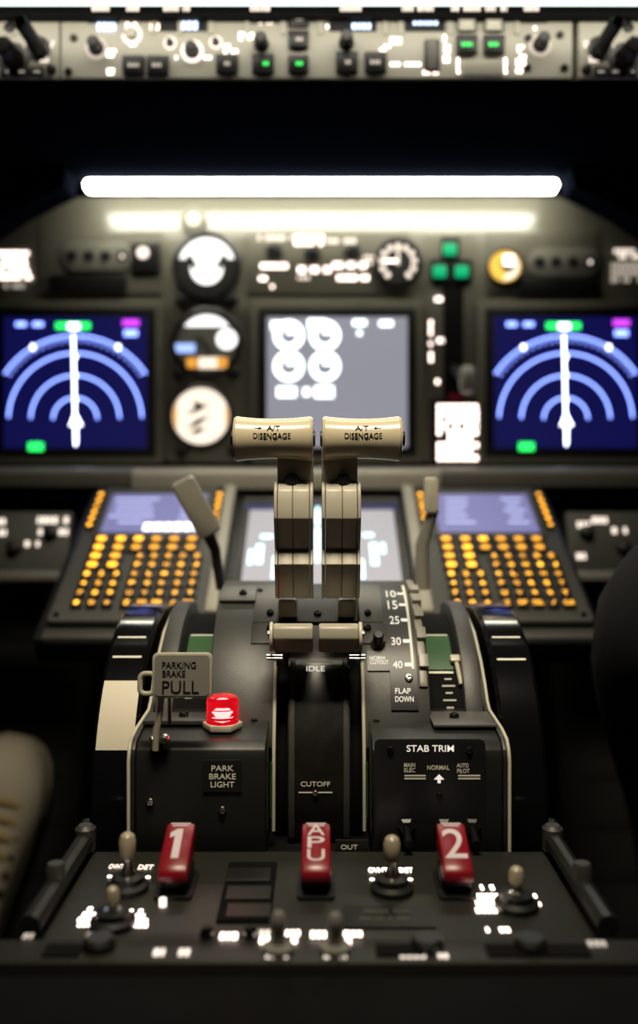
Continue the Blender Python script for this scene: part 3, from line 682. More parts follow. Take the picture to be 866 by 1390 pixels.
# ---------------------------------------------------------------- thrust levers
def zz(py, d): return (650-py)*d/F
def thrust(sx, label):
    X0 = -0.001
    t = thing('thrust_lever', label, 'lever', (X0+sx*0.015, 0.645, -0.10))
    # grip: a waisted spool lying across
    gx = (371.5-433)*0.6/F if sx < 0 else (491-433)*0.6/F
    gy, gz = 0.600, zz(595.5, 0.600); L = 0.0256
    rr = lambda u: 0.0129 + 0.0019*abs(u)**2.2
    prof = [(0.0110, -L)] + [(rr(u/16)-(0.0012 if abs(u) == 16 else 0), u/16*(L-0.0004)) for u in range(-16, 17)] + [(0.0110, L)]
    b = MB('cream'); G = T(gx, gy, gz) @ RY(R(90)); b.lathe(prof, 'cream', G, 48)
    g = b.build('grip', t)
    b = MB('ink')
    def on(py, dx=0.0):
        s_ = (zz(py, 0.587) - gz)/0.0131; a = math.asin(max(-1, min(1, s_)))
        m = Matrix((Vector((1, 0, 0)), Vector((0, math.sin(a), math.cos(a))), Vector((0, -math.cos(a), math.sin(a))))).transposed().to_4x4()
        m.translation = (gx+dx, gy-0.01315*math.cos(a), gz+0.01315*math.sin(a)); return m, 0.587/F/max(0.5, math.cos(a))
    k = 0.587/F
    M, kk = on(591.5, sx*0.0005); b.text('DISENGAGE', 7.6*k, M, 'ink', w=51*k, depth=0.0004)
    M, kk = on(581, 0.0005*sx); b.text('A/T', 6.2*kk, M @ T(-sx*2.0*k, 0, 0), 'ink', w=18*k, depth=0.0004)
    ar = [(-5*k, -0.5*k), (1*k, -0.5*k), (1*k, -2*k), (5*k, 0), (1*k, 2*k), (1*k, 0.5*k), (-5*k, 0.5*k)]
    if sx > 0: ar = [(-x, y) for x, y in ar]
    b.prism(ar, -0.0002, 0.0002, 'ink', M @ T(sx*19*k, 0, 0)); b.build('lettering', t)
    for e in (-1, 1):
        b = MB('black'); b.lathe([(0.0052, 0), (0.0052, 0.0012 if e*sx > 0 else 0.0008), (0.0044, 0.002 if e*sx > 0 else 0.0012), (0, 0.002 if e*sx > 0 else 0.0012)], 'black', T(gx+e*(L+0.0000), gy, gz) @ RY(R(90*e)), 24); b.build('end_button', t)
    # arm: slim neck, then the faceted fairing
    xa, xb = sorted((X0+sx*0.0028, X0+sx*0.0278))
    neck = [(0.603, zz(606, .603)), (0.6015, zz(630, .6015)), (0.606, zz(662, .606)), (0.63, zz(662, .63)), (0.622, zz(606, .62))]
    xn0, xn1 = (xa+0.0018, xb) if sx < 0 else (xa, xb-0.0018)
    b = MB('lever'); b.prism(neck, xn0, xn1, 'lever', YZ, bev=0.001); b.build('neck', t)
    fa = [(0.6065, zz(654, .6065)), (0.6000, zz(657, .600)), (0.5945, zz(665, .5945)), (0.5920, zz(680, .592)), (0.5915, zz(704, .5915)),
          (0.6060, zz(745, .606)), (0.5990, zz(766, .599)), (0.6150, zz(811, .615)), (0.640, zz(812, .640)), (0.648, zz(770, .648)), (0.642, zz(690, .642)), (0.632, zz(654, .632))]
    xm = (xa+xb)/2 + sx*0.0006
    b = MB('lever')
    b.prism(fa, xa+0.0024, xm-0.0001, 'lever', YZ, bev=0.0007); b.prism(fa, xm+0.0001, xb-0.0024, 'lever', YZ, bev=0.0007); b.build('fairing', t)
    cy, cz = 0.62, zz(730, .62)
    for x0, x1 in ((xa, xa+0.0021), (xb-0.0021, xb)):
        b = MB('lever'); b.prism([(cy+(y-cy)*1.03, cz+(z-cz)*1.008) for y, z in fa], x0, x1, 'lever', YZ, bev=0.0007); b.build('side_cover', t)
    hub = [(0.641, zz(812, .641)), (0.636, zz(816, .636)), (0.636, zz(838, .636)), (0.664, zz(838, .664)), (0.664, zz(808, .664))]
    x0, x1 = (xa, xa+0.0125) if sx < 0 else (xb-0.0125, xb)
    x0, x1 = (xa+0.001, xa+0.0135) if sx < 0 else (xb-0.0135, xb-0.001)
    b = MB('lever'); b.prism(hub, x0, x1, 'lever', YZ, bev=0.0015); b.build('hub', t)
    b = MB('black'); bx = (xa+0.009) if sx < 0 else (xb-0.009)
    b.lathe([(0.0046, 0), (0.0046, 0.005), (0.0036, 0.0065), (0, 0.0065)], 'black', T(bx-sx*0.002, 0.605, zz(652, .6)) @ RX(R(90)), 20); b.build('go_around_button', t)
thrust(-1, 'left of the two cream throttle levers, its arrow pointing right'.replace('left of', 'leftmost of'))
thrust(1, 'rightmost of the two cream throttle levers, its arrow pointing left')
b = MB('black'); arc_solid(b, RA-0.001, -0.028, 0.028, 2, 33, 'black', 0.1, bev=0.0005); b.build('lever_bridge', q)
screw(q, AF(29, -0.001, RA-0.001), 0.0028)

def start_lever(sx, label):
    t = thing('start_lever', label, 'lever', (-0.001+sx*0.0145, 0.61, -0.115))
    x0, x1 = sorted((-0.002+sx*0.0018, -0.002+sx*0.0275))
    p = [(0.594, zz(868, .594)), (0.5945, zz(852, .5945)), (0.599, zz(846, .599)), (0.618, zz(847, .618)), (0.622, zz(880, .622)), (0.604, zz(886, .604))]
    b = MB('lever'); b.prism(p, x0, x1, 'lever', YZ, bev=0.0014); b.build('grip', t)
    xe = -0.002+sx*0.0276
    b = MB('steel'); b.prism([(0.602+0.0085*math.cos(R(a)), zz(864, .602)+0.0095*math.sin(R(a))) for a in range(0, 360, 15)], min(xe, xe+sx*0.0022), max(xe, xe+sx*0.0022), 'edge_cream', YZ, bev=0.0005)
    b.cyl(0.003, 0, 0.0012, 'steel', T(xe+sx*0.0022, 0.602, zz(862, .602)) @ RY(R(90*sx)), 16)
    b.cyl(0.0011, -0.006, 0.004, 'steel', T(xe, 0.6, zz(890, .60)) @ RY(R(90*sx)), 10); b.cyl(0.0011, -0.006, 0.004, 'steel', T(xe, 0.6, zz(894, .60)) @ RY(R(90*sx)), 10); b.build('end_cap', t)
    b = MB('black'); b.prism([(0.605, zz(880, .605)), (0.622, zz(876, .622)), (0.63, zz(905, .63)), (0.612, zz(905, .612))], -0.002+sx*0.0235-0.0025, -0.002+sx*0.0235+0.0025, 'black', YZ); b.build('stem', t)
start_lever(-1, 'short cream engine start lever below the throttle lever whose arrow points right')
start_lever(1, 'short cream engine start lever below the throttle lever whose arrow points left')

# speed brake and flap levers
t = thing('speed_brake_lever', 'blurred pale speed brake lever leaning by the left keypad', 'lever', P(300, 800, 0.80))
b = MB('black'); b.tube([P(300, 800, .80), P(292, 745, .80), P(276, 712, .79)], [0.004, 0.0045, 0.006], 'black'); b.build('stem', t)
b = MB('lever'); A = P(251, 660, .775); B_ = P(282, 716, .785); ax = (B_-A).normalized(); sd = Vector((ax.z, 0, -ax.x)).normalized(); nn = ax.cross(sd)
m = Matrix((ax, sd, nn)).transposed().to_4x4(); m.translation = (A+B_)/2
b.box((B_-A).length+0.012, 0.020, -0.006, 0.006, 'gate', m, r=0.003, bev=0.002); b.build('handle', t)
t = thing('flap_lever', 'blurred upright grey flap lever right of the lower screen', 'lever', P(574, 800, 0.79))
b = MB('gate'); b.tube([P(573, 800, .79), P(573, 740, .79), P(584, 705, .785), P(590, 690, .78)], [0.0062, 0.0060, 0.0052, 0.004], 'gate', 14); b.build('stem', t)
b = MB('gate'); M = T(*P(585, 672, .78)); b.box(0.012, 0.03, -0.005, 0.005, 'lever', M @ RX(R(90)), r=0.004, bev=0.002); b.build('handle', t)

# ---------------------------------------------------------------- trim wheels
def wheel(sx, label):
    cx = sx*0.133; cy, cz, r = 0.722, -0.2236, 0.126
    t = thing('trim_wheel', label, 'wheel', (cx, cy, cz-r-0.001))
    G = T(cx, cy, cz) @ RY(R(90))
    prof = [(0.075, -0.013), (0.118, -0.014), (r-0.0025, -0.0145), (r, -0.012), (r, 0.012), (r-0.0025, 0.0145), (0.118, 0.014), (0.075, 0.013), (0.03, 0.006), (0.03, -0.006), (0.075, -0.013)]
    b = MB('black_gloss'); b.lathe(prof, 'black_gloss', G, 96); b.build('rim', t)
    b = MB('black'); b.lathe([(0.031, -0.011), (0.031, 0.011)], 'black', G, 40); b.build('hub', t)
    def band(a0, a1, w, m, h):
        n = 24; p = [(cy-(r+h)*math.sin(R(a0+(a1-a0)*i/n)), cz+(r+h)*math.cos(R(a0+(a1-a0)*i/n))) for i in range(n+1)] + [(cy-(r-0.001)*math.sin(R(a1-(a1-a0)*i/n)), cz+(r-0.001)*math.cos(R(a1-(a1-a0)*i/n))) for i in range(n+1)]
        return p
    tb = MB('tape')
    if sx < 0:
        tb.prism(band(46.5, 68, 0, 0, 0.0004), cx-0.0122, cx+0.0122, 'tape', YZ); tb.build('tape_mark', t, 'cream tape mark')
    wb = MB('tape')
    for a in ((28, 37) if sx < 0 else (28, 38)): wb.prism(band(a, a+0.8, 0, 0, 0.0003), cx-0.010, cx+0.010, 'white_print', YZ)
    wb.build('white_line', t)
    b = MB('black'); M = T(cx+sx*0.0145, cy-0.09*math.sin(R(100)), cz+0.09*math.cos(R(100))) @ RY(R(90*sx)); b.lathe([(0.008, -0.002), (0.008, 0.012), (0.006, 0.015), (0, 0.015)], 'black', M, 20); b.build('crank_handle', t)
wheel(-1, 'black trim wheel marked with a cream tape rectangle')
wheel(1, 'glossy black trim wheel without tape, right of the flap scale')

# ---------------------------------------------------------------- parking brake lever and its lamp
TF = Fr(P(246, 918, 0.556), (0, 0.10, 1))
t = thing('parking_brake_lever', 'parking brake lever with a grey PARKING BRAKE PULL tag', 'lever', P(213, 1020, 0.562))
b = MB('tag_cream'); b.rect(TF, 206, 886, 288, 948, -0.0035, 0.0, 'tag_cream', r=8, bev=0.001); b.rect(TF, 209.5, 889.5, 284.5, 944.5, 0.0, 0.0004, 'tag_grey', r=6); b.build('tag', t)
b = MB('ink')
for s, x, y, w, hp in (('PARKING', 243, 903, 46, 9), ('BRAKE', 236, 914.5, 31, 8.5), ('PULL', 245, 933, 50, 17)): b.text(s, hp*TF.k(x, y), TF.at(x, y, 0.0006), 'ink', w=w*TF.k(x, y))
b.build('lettering', t)
b = MB('tag_cream'); k = TF.k(200, 928)
ring = [TF.at(200, 928, -0.002) @ Vector((x, y, 0)) for x, y in rrect(20*k, 27*k, 7*k)]
b.tube(ring + [ring[0], ring[1]], 0.0016, 'tag_cream'); b.build('ring', t)
b = MB('tag_cream'); b.tube([P(219, 946, .560), P(217, 970, .561), P(212, 992, .561), P(211, 1018, .562)], [0.0020, 0.0018, 0.0021, 0.0021], 'tag_cream'); b.tube([P(230, 946, .562), P(230, 982, .566)], 0.0012, 'tag_grey'); b.build('rod', t)
b = MB('black'); b.rect(Fr(P(214, 1010, .565), (0, 0, 1)), 206, 1000, 221, 1028, -0.006, 0.0006, 'black_matte', r=3); b.build('slot', t)
b = MB('steel'); M = T(*P(223, 1004, .5625)) @ RX(R(90)); b.lathe([(0.0032, -0.003), (0.0032, 0.001), (0.002, 0.003), (0, 0.003)], 'steel', M, 16); M = T(*P(207, 1004, .5625)) @ RX(R(90)); b.lathe([(0.0022, -0.003), (0.0022, 0.001), (0.001, 0.002), (0, 0.002)], 'steel', M, 16); b.build('pivot_screw', t)

t = thing('park_brake_lamp', 'glowing red park brake lamp on its hexagonal cream base', 'lamp', (P(302, 1000, .592).x, 0.592, -0.1585))
lx, ly, lz = P(302, 1000, .592).x, 0.592, -0.1585
b = MB('edge_cream'); b.prism([(0.0128*math.cos(R(60*i)), 0.0128*math.sin(R(60*i))) for i in range(6)], 0.0, 0.0042, 'edge_cream', T(lx, ly, lz), bev=0.0006); b.build('base', t)
b = MB('red_lens'); prof = [(0.0104, 0.0042), (0.0104, 0.0058)]
for i in range(5): z = 0.0062+i*0.0022; prof += [(0.0100, z), (0.0104, z+0.0008)]
prof += [(0.0100, 0.0186), (0.0088, 0.0202), (0.006, 0.0206), (0, 0.0206)]
b.lathe(prof, 'red_lens', T(lx, ly, lz), 36); b.build('lens', t)
b = MB('red_core'); b.lathe([(0.0, -0.0035), (0.003, -0.0025), (0.0045, 0), (0.003, 0.0025), (0, 0.0035)], 'red_core', T(lx, ly, lz+0.0095), 20); b.build('bulb', t)

# ================================================================ fire panel
ZF = -0.2217
FP = Fr((0, 0.5, ZF), (0, 1, 0))
fp = thing('fire_control_unit', 'dim grey fire control panel on the pedestal below the quadrant', 'control panel', (0, 0.498, -0.27))
b = MB('fire_grey'); b.box(0.268, 0.116, -0.02, 0, 'fire_grey', T(0, 0.4965, ZF), r=0.002, bev=0.001); b.build('panel_sheet', fp)
b = MB('black'); b.rect(FP, 302, 1170, 372, 1250, 0, 0.0015, 'black_matte', r=2)
for i in range(3): b.rect(FP, 308, 1178+24*i, 367, 1196+24*i, 0.0015, 0.0025, 'bezel', r=1)
b.build('warning_window', fp)
b = MB('black'); b.rect(FP, 467, 1230, 588, 1258, 0, 0.0012, 'bezel', r=2); rows(b, FP, 488, 1232, 560, 1252, 2, 'cdu', h=0.0016, gl=4, seed=2); b.build('placard', fp)
b = MB('lit')
def FT(s, px, py, w, hp, m='lit'):
    M = FP.at(px, py, 0.0004); k = FP.k(px, py); b.text(s, hp*k*2.4, M, m, w=w*k)
FT('OVHT', 158, 1176, 20, 6, 'lit_soft'); FT('DET', 198, 1177, 20, 6, 'lit_soft'); FT('OVHT', 513, 1181, 26, 6, 'lit'); FT('DET', 551, 1181, 18, 6, 'lit')
for x, y in ((149, 1190), (201, 1191), (505, 1194), (557, 1194)):
    k = FP.k(x, y); b.lathe([(3.2*k, 0), (3.2*k, 0.0004), (0, 0.0004)], 'lit', FP.at(x, y, 0.0002), 12)
for x0, y0, x1, y1, n, m in ((106, 1230, 137, 1258, 4, 'lit_hot'), (168, 1233, 200, 1259, 4, 'lit_hot'), (158, 1227, 176, 1236, 1, 'lit'), (652, 1199, 674, 1209, 1, 'lit_hot'), (646, 1211, 676, 1240, 3, 'lit_hot'), (718, 1212, 728, 1219, 1, 'lit_hot'), (728, 1223, 742, 1230, 1, 'lit_hot'), (660, 1257, 694, 1266, 1, 'lit_hot')):
    rows(b, FP, x0, y0, x1, y1, n, m, h=0.0005, gl=5, seed=x0, fill=0.62, dens=0.78)
b.build('lettering', fp)
b = MB('lit'); b.lathe([(0.002, 0), (0.002, 0.004), (0, 0.005)], 'lit_soft', FP.at(221, 1230, 0), 14); b.build('small_lamp', fp)
def toggle(px, py, topy, head, name='toggle_switch'):
    """a bat switch standing on the panel, its base at (px,py), the top of its head seen at topy"""
    p = FP.hit(px, py); k = p.y/F; h = (py-topy)*k
    b = MB('toggle'); M = T(*p)
    b.lathe([(0.0115, 0), (0.0115, 0.003), (0.0085, 0.0045), (0.0085, 0.0075), (0.005, 0.0085), (0, 0.0085)], 'black', M, 24)
    b.lathe([(0.0045, 0.0085), (0.0022, h*0.45), (0.0026, h*0.58)], 'steel', M, 16)
    r = head*k; b.lathe([(r*0.7, h*0.55), (r, h*0.62), (r*1.05, h-r), (r*0.85, h-r*0.35), (r*0.5, h-r*0.06), (0, h)], 'toggle', M, 24)
    b.build(name, fp)
toggle(173, 1208, 1130, 11); toggle(532, 1210, 1134, 11); toggle(153, 1256, 1203, 9); toggle(701, 1232, 1176, 10)
for sx in (-1, 1):
    b = MB('box_grey'); p0, p1 = Vector((sx*0.1385, 0.552, -0.2140)), Vector((sx*0.1385, 0.445, -0.2140))
    b.tube([p0, p1], 0.0055, 'box_grey'); b.lathe([(0.0062, -0.006), (0.0062, 0.007), (0.004, 0.009), (0, 0.009)], 'cover', T(*p0), 20); b.lathe([(0.005, -0.006), (0.005, 0.007), (0.004, 0.009), (0, 0.009)], 'cover', T(sx*0.1385, 0.49, -0.211), 20)
    b.build('side_rail', fp)
def fire_handle(px, txt, label, w=38.0):
    X = (px-433)*0.505/F
    t = thing('fire_pull_switch', label, 'switch', (X, 0.495, ZF))
    pr = [(0.5215, -0.1925), (0.4925, -0.2040), (0.4890, -0.2075), (0.4890, -0.2125), (0.4960, -0.2135), (0.5240, -0.2070)]
    hw = 0.0079
    b = MB('red_handle'); b.prism(pr, X-hw, X+hw, 'red_handle', YZ, bev=0.0014); b.build('grip', t)
    b = MB('black'); b.box(0.016, 0.020, 0, 0.0105, 'black', T(X, 0.508, ZF), bev=0.001); b.box(0.020, 0.034, 0, 0.002, 'black', T(X, 0.5055, ZF), r=0.003); b.build('stem', t)
    up = Vector((0, 0.029, 0.0115)).normalized(); fr = Fr((X, 0.507, -0.19825), up)
    b = MB('fire_red_print')
    if txt == 'APU':
        for i, c in enumerate(txt): b.text(c, 0.0082, fr.mat(Vector((X, 0.507, -0.19825)) + up*(0.0098-0.0094*i) + fr.N*0.0003), 'fire_red_print', w=0.0094)
    elif txt == '1':
        b.prism([(-0.0020, -0.0108), (0.0020, -0.0108), (0.0020, 0.0108), (-0.0012, 0.0108), (-0.0046, 0.0078), (-0.0046, 0.0042), (-0.0020, 0.0058)], 0, 0.0003, 'fire_red_print', fr.mat(Vector((X, 0.507, -0.19825)) - up*0.0005 + fr.N*0.0002))
    else: b.text(txt, 0.0215, fr.mat(Vector((X, 0.507, -0.19825)) - up*0.0005 + fr.N*0.0003), 'fire_red_print', w=0.0085 if txt == '1' else 0.0120)
    for i in range(2): b.box(0.011-0.002*i, 0.0008, 0, 0.0002, 'fire_red_print', fr.mat(Vector((X, 0.507, -0.19825)) + up*(0.0145-0.0016*i) + fr.N*0.0002))
    b.build('lettering', t)
fire_handle(240, '1', 'red fire switch printed 1, under the park brake lamp')
fire_handle(429, 'APU', 'red fire switch printed APU, directly below the CUTOFF drum')
fire_handle(617, '2', 'red fire switch printed 2, below the STAB TRIM panel')
b = MB('black'); b.rect(Fr((0, 0.557, -0.21), (0, 0, 1)), 455, 1141, 500, 1158, -0.002, 0.0, 'bezel'); b.text('OUT', 0.0028, Fr((0, 0.557, -0.21), (0, 0, 1)).at(474, 1150, 0.0002), 'print_faint', w=0.010); b.build('out_placard', fp)

# ================================================================ nearest pedestal panel
AFP = Fr((0, 0.40, -0.214), (0, 1, 0))
ap = thing('aft_control_unit', 'blurred pedestal panel nearest the camera with a row of glowing labels', 'control panel', (0, 0.38, -0.26))
b = MB('fire_grey'); b.box(0.40, 0.022, -0.045, 0, 'fire_grey', T(0, 0.423, -0.214), bev=0.002); b.box(0.40, 0.15, -0.045, -0.004, 'black_matte', T(0, 0.335, -0.214), bev=0.002); b.build('panel_sheet', ap)
b = MB('lit')
for x, y, w, hp, m in ((40, 1270, 16, 7, 'lit_dim'), (126, 1268, 16, 6, 'lit_dim'), (312, 1270, 26, 9, 'lit'), (356, 1265, 24, 6, 'lit_soft'), (359, 1275, 12, 10, 'lit_hot'), (399, 1266, 22, 7, 'lit_hot'), (402, 1275, 12, 9, 'lit'), (434, 1268, 24, 9, 'lit_hot'), (479, 1267, 24, 7, 'lit_hot'), (475, 1277, 12, 9, 'lit'), (216, 1292, 14, 10, 'lit_soft'), (250, 1292, 14, 10, 'lit_soft'), (378, 1298, 34, 4, 'lit_soft'), (455, 1298, 30, 4, 'lit_soft'), (560, 1296, 34, 8, 'lit_soft'), (603, 1297, 16, 6, 'lit_soft'), (810, 1280, 24, 8, 'lit_dim'), (84, 1290, 20, 5, 'lit_dim')):
    rows(b, AFP, x-w/2, y-hp/2, x+w/2, y+hp/2, 1, m, h=0.0008, gl=6, seed=x, fill=0.9, dens=1)
b.build('lettering', ap)
def tog2(px, py, topy):
    p = AFP.hit(px, py); k = p.y/F; h = (py-topy)*k; b = MB('tag_grey'); M = T(*p)
    b.lathe([(0.007, 0), (0.007, 0.003), (0.003, 0.004), (0.0025, h*0.5), (0.0036, h*0.7), (0.0034, h-0.002), (0.002, h), (0, h)], 'tag_grey', M, 18); b.build('toggle_switch', ap)
tog2(378, 1292, 1238); tog2(455, 1292, 1240)
for x, y in ((281, 1272), (340, 1272)):
    b = MB('dial_blue'); b.lathe([(0.0035, 0), (0.0035, 0.003), (0.002, 0.005), (0, 0.005)], 'black_gloss', AFP.at(x, y, 0.0), 16); b.build('lamp', ap)
for x in (135, 580, 720):
    b = MB('box_grey'); b.lathe([(0.0075, 0), (0.0075, 0.003), (0.006, 0.005), (0, 0.005)], 'box_grey', AFP.at(x, 1286, 0.0), 24); b.build('knob', ap)
for x0, x1 in ((60, 110), (330, 0), (510, 575), (660, 800)):
    if x1: b = MB('black'); b.rect(AFP, x0, 1281, x1, 1297, 0, 0.001, 'black_matte', r=2); b.build('blank_window', ap)
# body of the pedestal
t = thing('pedestal_body', 'black pedestal base standing on the floor under the panels', 'pedestal', (0, 0.55, -CZ))
b = MB('black_matte'); b.box(0.262, 0.28, 0, CZ-0.262, 'black_matte', T(0, 0.415, -CZ), bev=0.003); b.box(0.216, 0.27, 0, CZ-0.2375, 'black_matte', T(0, 0.70, -CZ), bev=0.003); b.box(0.20, 0.20, 0, CZ-0.292, 'black_matte', T(0, 0.96, -CZ), bev=0.003)
b.build('body', t)

# ================================================================ the two pilots
def leg_rings(): pass
def person(sx, label, knee, ankle, hip):
    t = thing('person', label, 'person', (sx*0.57, 0.40, -CZ))
    X = sx*0.57
    outer = lambda p: (2*X - p[0], p[1], p[2])
    J = {'pel': (X, 0.36, -0.20), 'sp': (X, 0.30, 0.02), 'ch': (X, 0.27, 0.24), 'nk': (X, 0.29, 0.37), 'hd': (X, 0.31, 0.47), 'tp': (X, 0.31, 0.56)}
    E = [('pel', 'sp'), ('sp', 'ch'), ('ch', 'nk'), ('nk', 'hd'), ('hd', 'tp')]
    rad = {'pel': (.14, .11), 'sp': (.13, .10), 'ch': (.15, .10), 'nk': (.055, .055), 'hd': (.078, .095), 'tp': (.05, .06)}
    for nm, f in (('i', lambda p: p), ('o', outer)):
        J['h'+nm] = f(hip); J['k'+nm] = f(knee); J['a'+nm] = f(ankle)
        E += [('pel', 'h'+nm), ('h'+nm, 'k'+nm), ('k'+nm, 'a'+nm)]
        rad['h'+nm] = (.095, .09); rad['k'+nm] = (.089, .089); rad['a'+nm] = (.055, .055)
        c = f((X-sx*0.19, 0.28, 0.21)); e = f((X-sx*0.21, 0.27, -0.02)); w = f((X-sx*0.10, 0.50, -0.05)); 
        J['s'+nm], J['e'+nm], J['w'+nm] = c, e, w
        E += [('ch', 's'+nm), ('s'+nm, 'e'+nm), ('e'+nm, 'w'+nm)]
        rad['s'+nm] = (.065, .065); rad['e'+nm] = (.05, .05); rad['w'+nm] = (.032, .03)
        d = Vector((f((1, 0, 0))[0]-f((0, 0, 0))[0], 0, 0)).normalized()
        for q_ in range(5):
            off = (q_-1.5)*0.02 if q_ < 4 else -0.05
            n1, n2, n3 = 'f%s%da' % (nm, q_), 'f%s%db' % (nm, q_), 'f%s%dc' % (nm, q_)
            wv = Vector(w); ln = (0.065, 0.075, 0.07, 0.055, 0.04)[q_]
            J[n1] = wv + Vector((off, 0.05 if q_ < 4 else 0.035, -0.01)); J[n2] = wv + Vector((off*1.1, 0.055+ln*0.7 if q_ < 4 else 0.06, -0.022)); J[n3] = wv + Vector((off*1.1, 0.05+ln if q_ < 4 else 0.08, -0.045))
            E += [('w'+nm, n1), (n1, n2), (n2, n3)]
            rad[n1] = (.010, .010); rad[n2] = (.009, .009); rad[n3] = (.007, .007)
    ks = list(J); iv = RM[t].inverted()
    me = bpy.data.meshes.new('body'); me.from_pydata([iv @ Vector(J[k_]) for k_ in ks], [(ks.index(a), ks.index(c)) for a, c in E], []); me.update()
    o = bpy.data.objects.new('body', me); C.objects.link(o)
    md = o.modifiers.new('skin', 'SKIN'); md.use_smooth_shade = True
    for i, k_ in enumerate(ks):
        sv = me.skin_vertices[0].data[i]; sv.radius = rad[k_]; sv.use_root = (k_ == 'pel'); sv.use_loose = False
    sb = o.modifiers.new('sub', 'SUBSURF'); sb.levels = 2; sb.render_levels = 2
    dg = bpy.context.evaluated_depsgraph_get(); m2 = bpy.data.meshes.new_from_object(o.evaluated_get(dg))
    bpy.data.objects.remove(o)
    m2.materials.clear(); m2.materials.append(MT['cloth']); m2.materials.append(MT['skin'])
    hz, hy = J['nk'][2], J['wi'][1]
    for p in m2.polygons:
        c = RM[t] @ p.center; p.use_smooth = True
        p.material_index = 1 if (c.z > hz-0.01 or c.y > hy-0.02 and abs(c.z-J['wi'][2]) < 0.07 and abs(abs(c.x)-abs(J['wi'][0])) < 0.09 and c.y < hy+0.16 and (c.z > -0.125) and c.y > 0.49) else 0
    o = bpy.data.objects.new('body', m2); C.objects.link(o); o.parent = t; RM[o] = RM[t]
    b = MB('hair'); hd = Vector(J['hd'])
    b.lathe([(0.082*math.cos(R(a)), 0.115*math.sin(R(a))) for a in range(-10, 91, 10)], 'hair', T(*(hd + Vector((0, -0.012, 0.012)))) @ Matrix.Diagonal((1, 1.18, 1, 1)), 28); b.build('hair', t)
    b = MB('skin'); fc = hd + Vector((0, 0.098, -0.02))
    b.lathe([(0.014, 0), (0.010, 0.02), (0.004, 0.045), (0, 0.046)], 'skin', T(*fc) @ T(0, -0.01, -0.022), 12)
    for e in (-1, 1):
        b.lathe([(0.011*math.cos(R(a)), 0.011*math.sin(R(a))) for a in range(-90, 91, 15)], 'white_print', T(fc.x+e*0.03, fc.y-0.022, fc.z+0.02), 14); b.lathe([(0.006, 0), (0.006, 0.002), (0, 0.003)], 'ink', T(fc.x+e*0.03, fc.y-0.0125, fc.z+0.02) @ RX(R(-90)), 12)
        b.lathe([(0.022, -0.004), (0.024, 0.004), (0.012, 0.006), (0, 0.004)], 'skin', T(hd.x+e*0.082, hd.y, hd.z-0.01) @ RY(R(90*e)), 14)
    b.box(0.045, 0.006, 0, 0.008, 'red_handle', T(fc.x, fc.y-0.025, fc.z-0.05) @ RX(R(-90)), r=0.003); b.build('face', t)
    return t
def sneaker(parent, name, heel, direction, upv, lab=None, m='shoe_white', ml='lace'):
    Y = Vector(direction).normalized(); Xv = Y.cross(Vector(upv)).normalized(); Zv = Xv.cross(Y)
    M = Matrix((Xv, Y, Zv)).transposed().to_4x4(); M.translation = heel
    st = [(-0.035, .024, .045), (-0.028, .036, .085), (0, .040, .10), (0.04, .040, .098), (0.09, .043, .082), (0.14, .049, .066), (0.18, .053, .056), (0.215, .051, .049), (0.24, .044, .042), (0.258, .030, .034), (0.266, .012, .022)]
    rings = []
    for y, w, h in st:
        rings.append([(w*(abs(math.cos(R(a)))**0.75)*(1 if math.cos(R(a)) > 0 else -1), y, max(0.0, h*(abs(math.sin(R(a)))**0.8)) if math.sin(R(a)) > 0 else -0.004*abs(math.sin(R(a)))) for a in range(0, 360, 12)])
    b = MB(m); b.loft(rings, m, M); s = b.build(name, parent, lab)
    b = MB(m); pts = [(x, y) for y, w, h in st for x in (w+0.004,)] + [(-(w+0.004), y) for y, w, h in st[::-1]]
    b.prism(pts, -0.024, -0.001, m, M, bev=0.004); o = b.build('sole', parent); RMs = s
    o.parent = s
    b = MB(ml)
    for i in range(6):
        y = 0.090+i*0.019; h = 0.082-i*0.0054
        b.tube([M @ Vector(v) for v in ((-0.024, y-0.003, h*0.90), (-0.012, y, h*1.03), (0, y+0.001, h*1.07), (0.012, y, h*1.03), (0.024, y-0.003, h*0.90))], 0.0042, ml, 10)
        for e in (-1, 1): b.lathe([(0.0048, 0), (0.0048, 0.003), (0, 0.003)], 'ink', M @ T(e*0.028, y-0.003, h*0.83) @ RY(R(35*e)), 12)
    o = b.build('laces', parent, 'tan laces'); o.parent = s
    b = MB(m); ring2 = []
    b.prism([(0.024*math.cos(R(a))*(1.1), 0.125+0.055*math.sin(R(a))) for a in range(0, 360, 20)], 0.03, 0.064, ml, M @ RX(R(-18)) @ T(0, 0, 0.012), bev=0.006); o = b.build('tongue', parent); o.parent = s

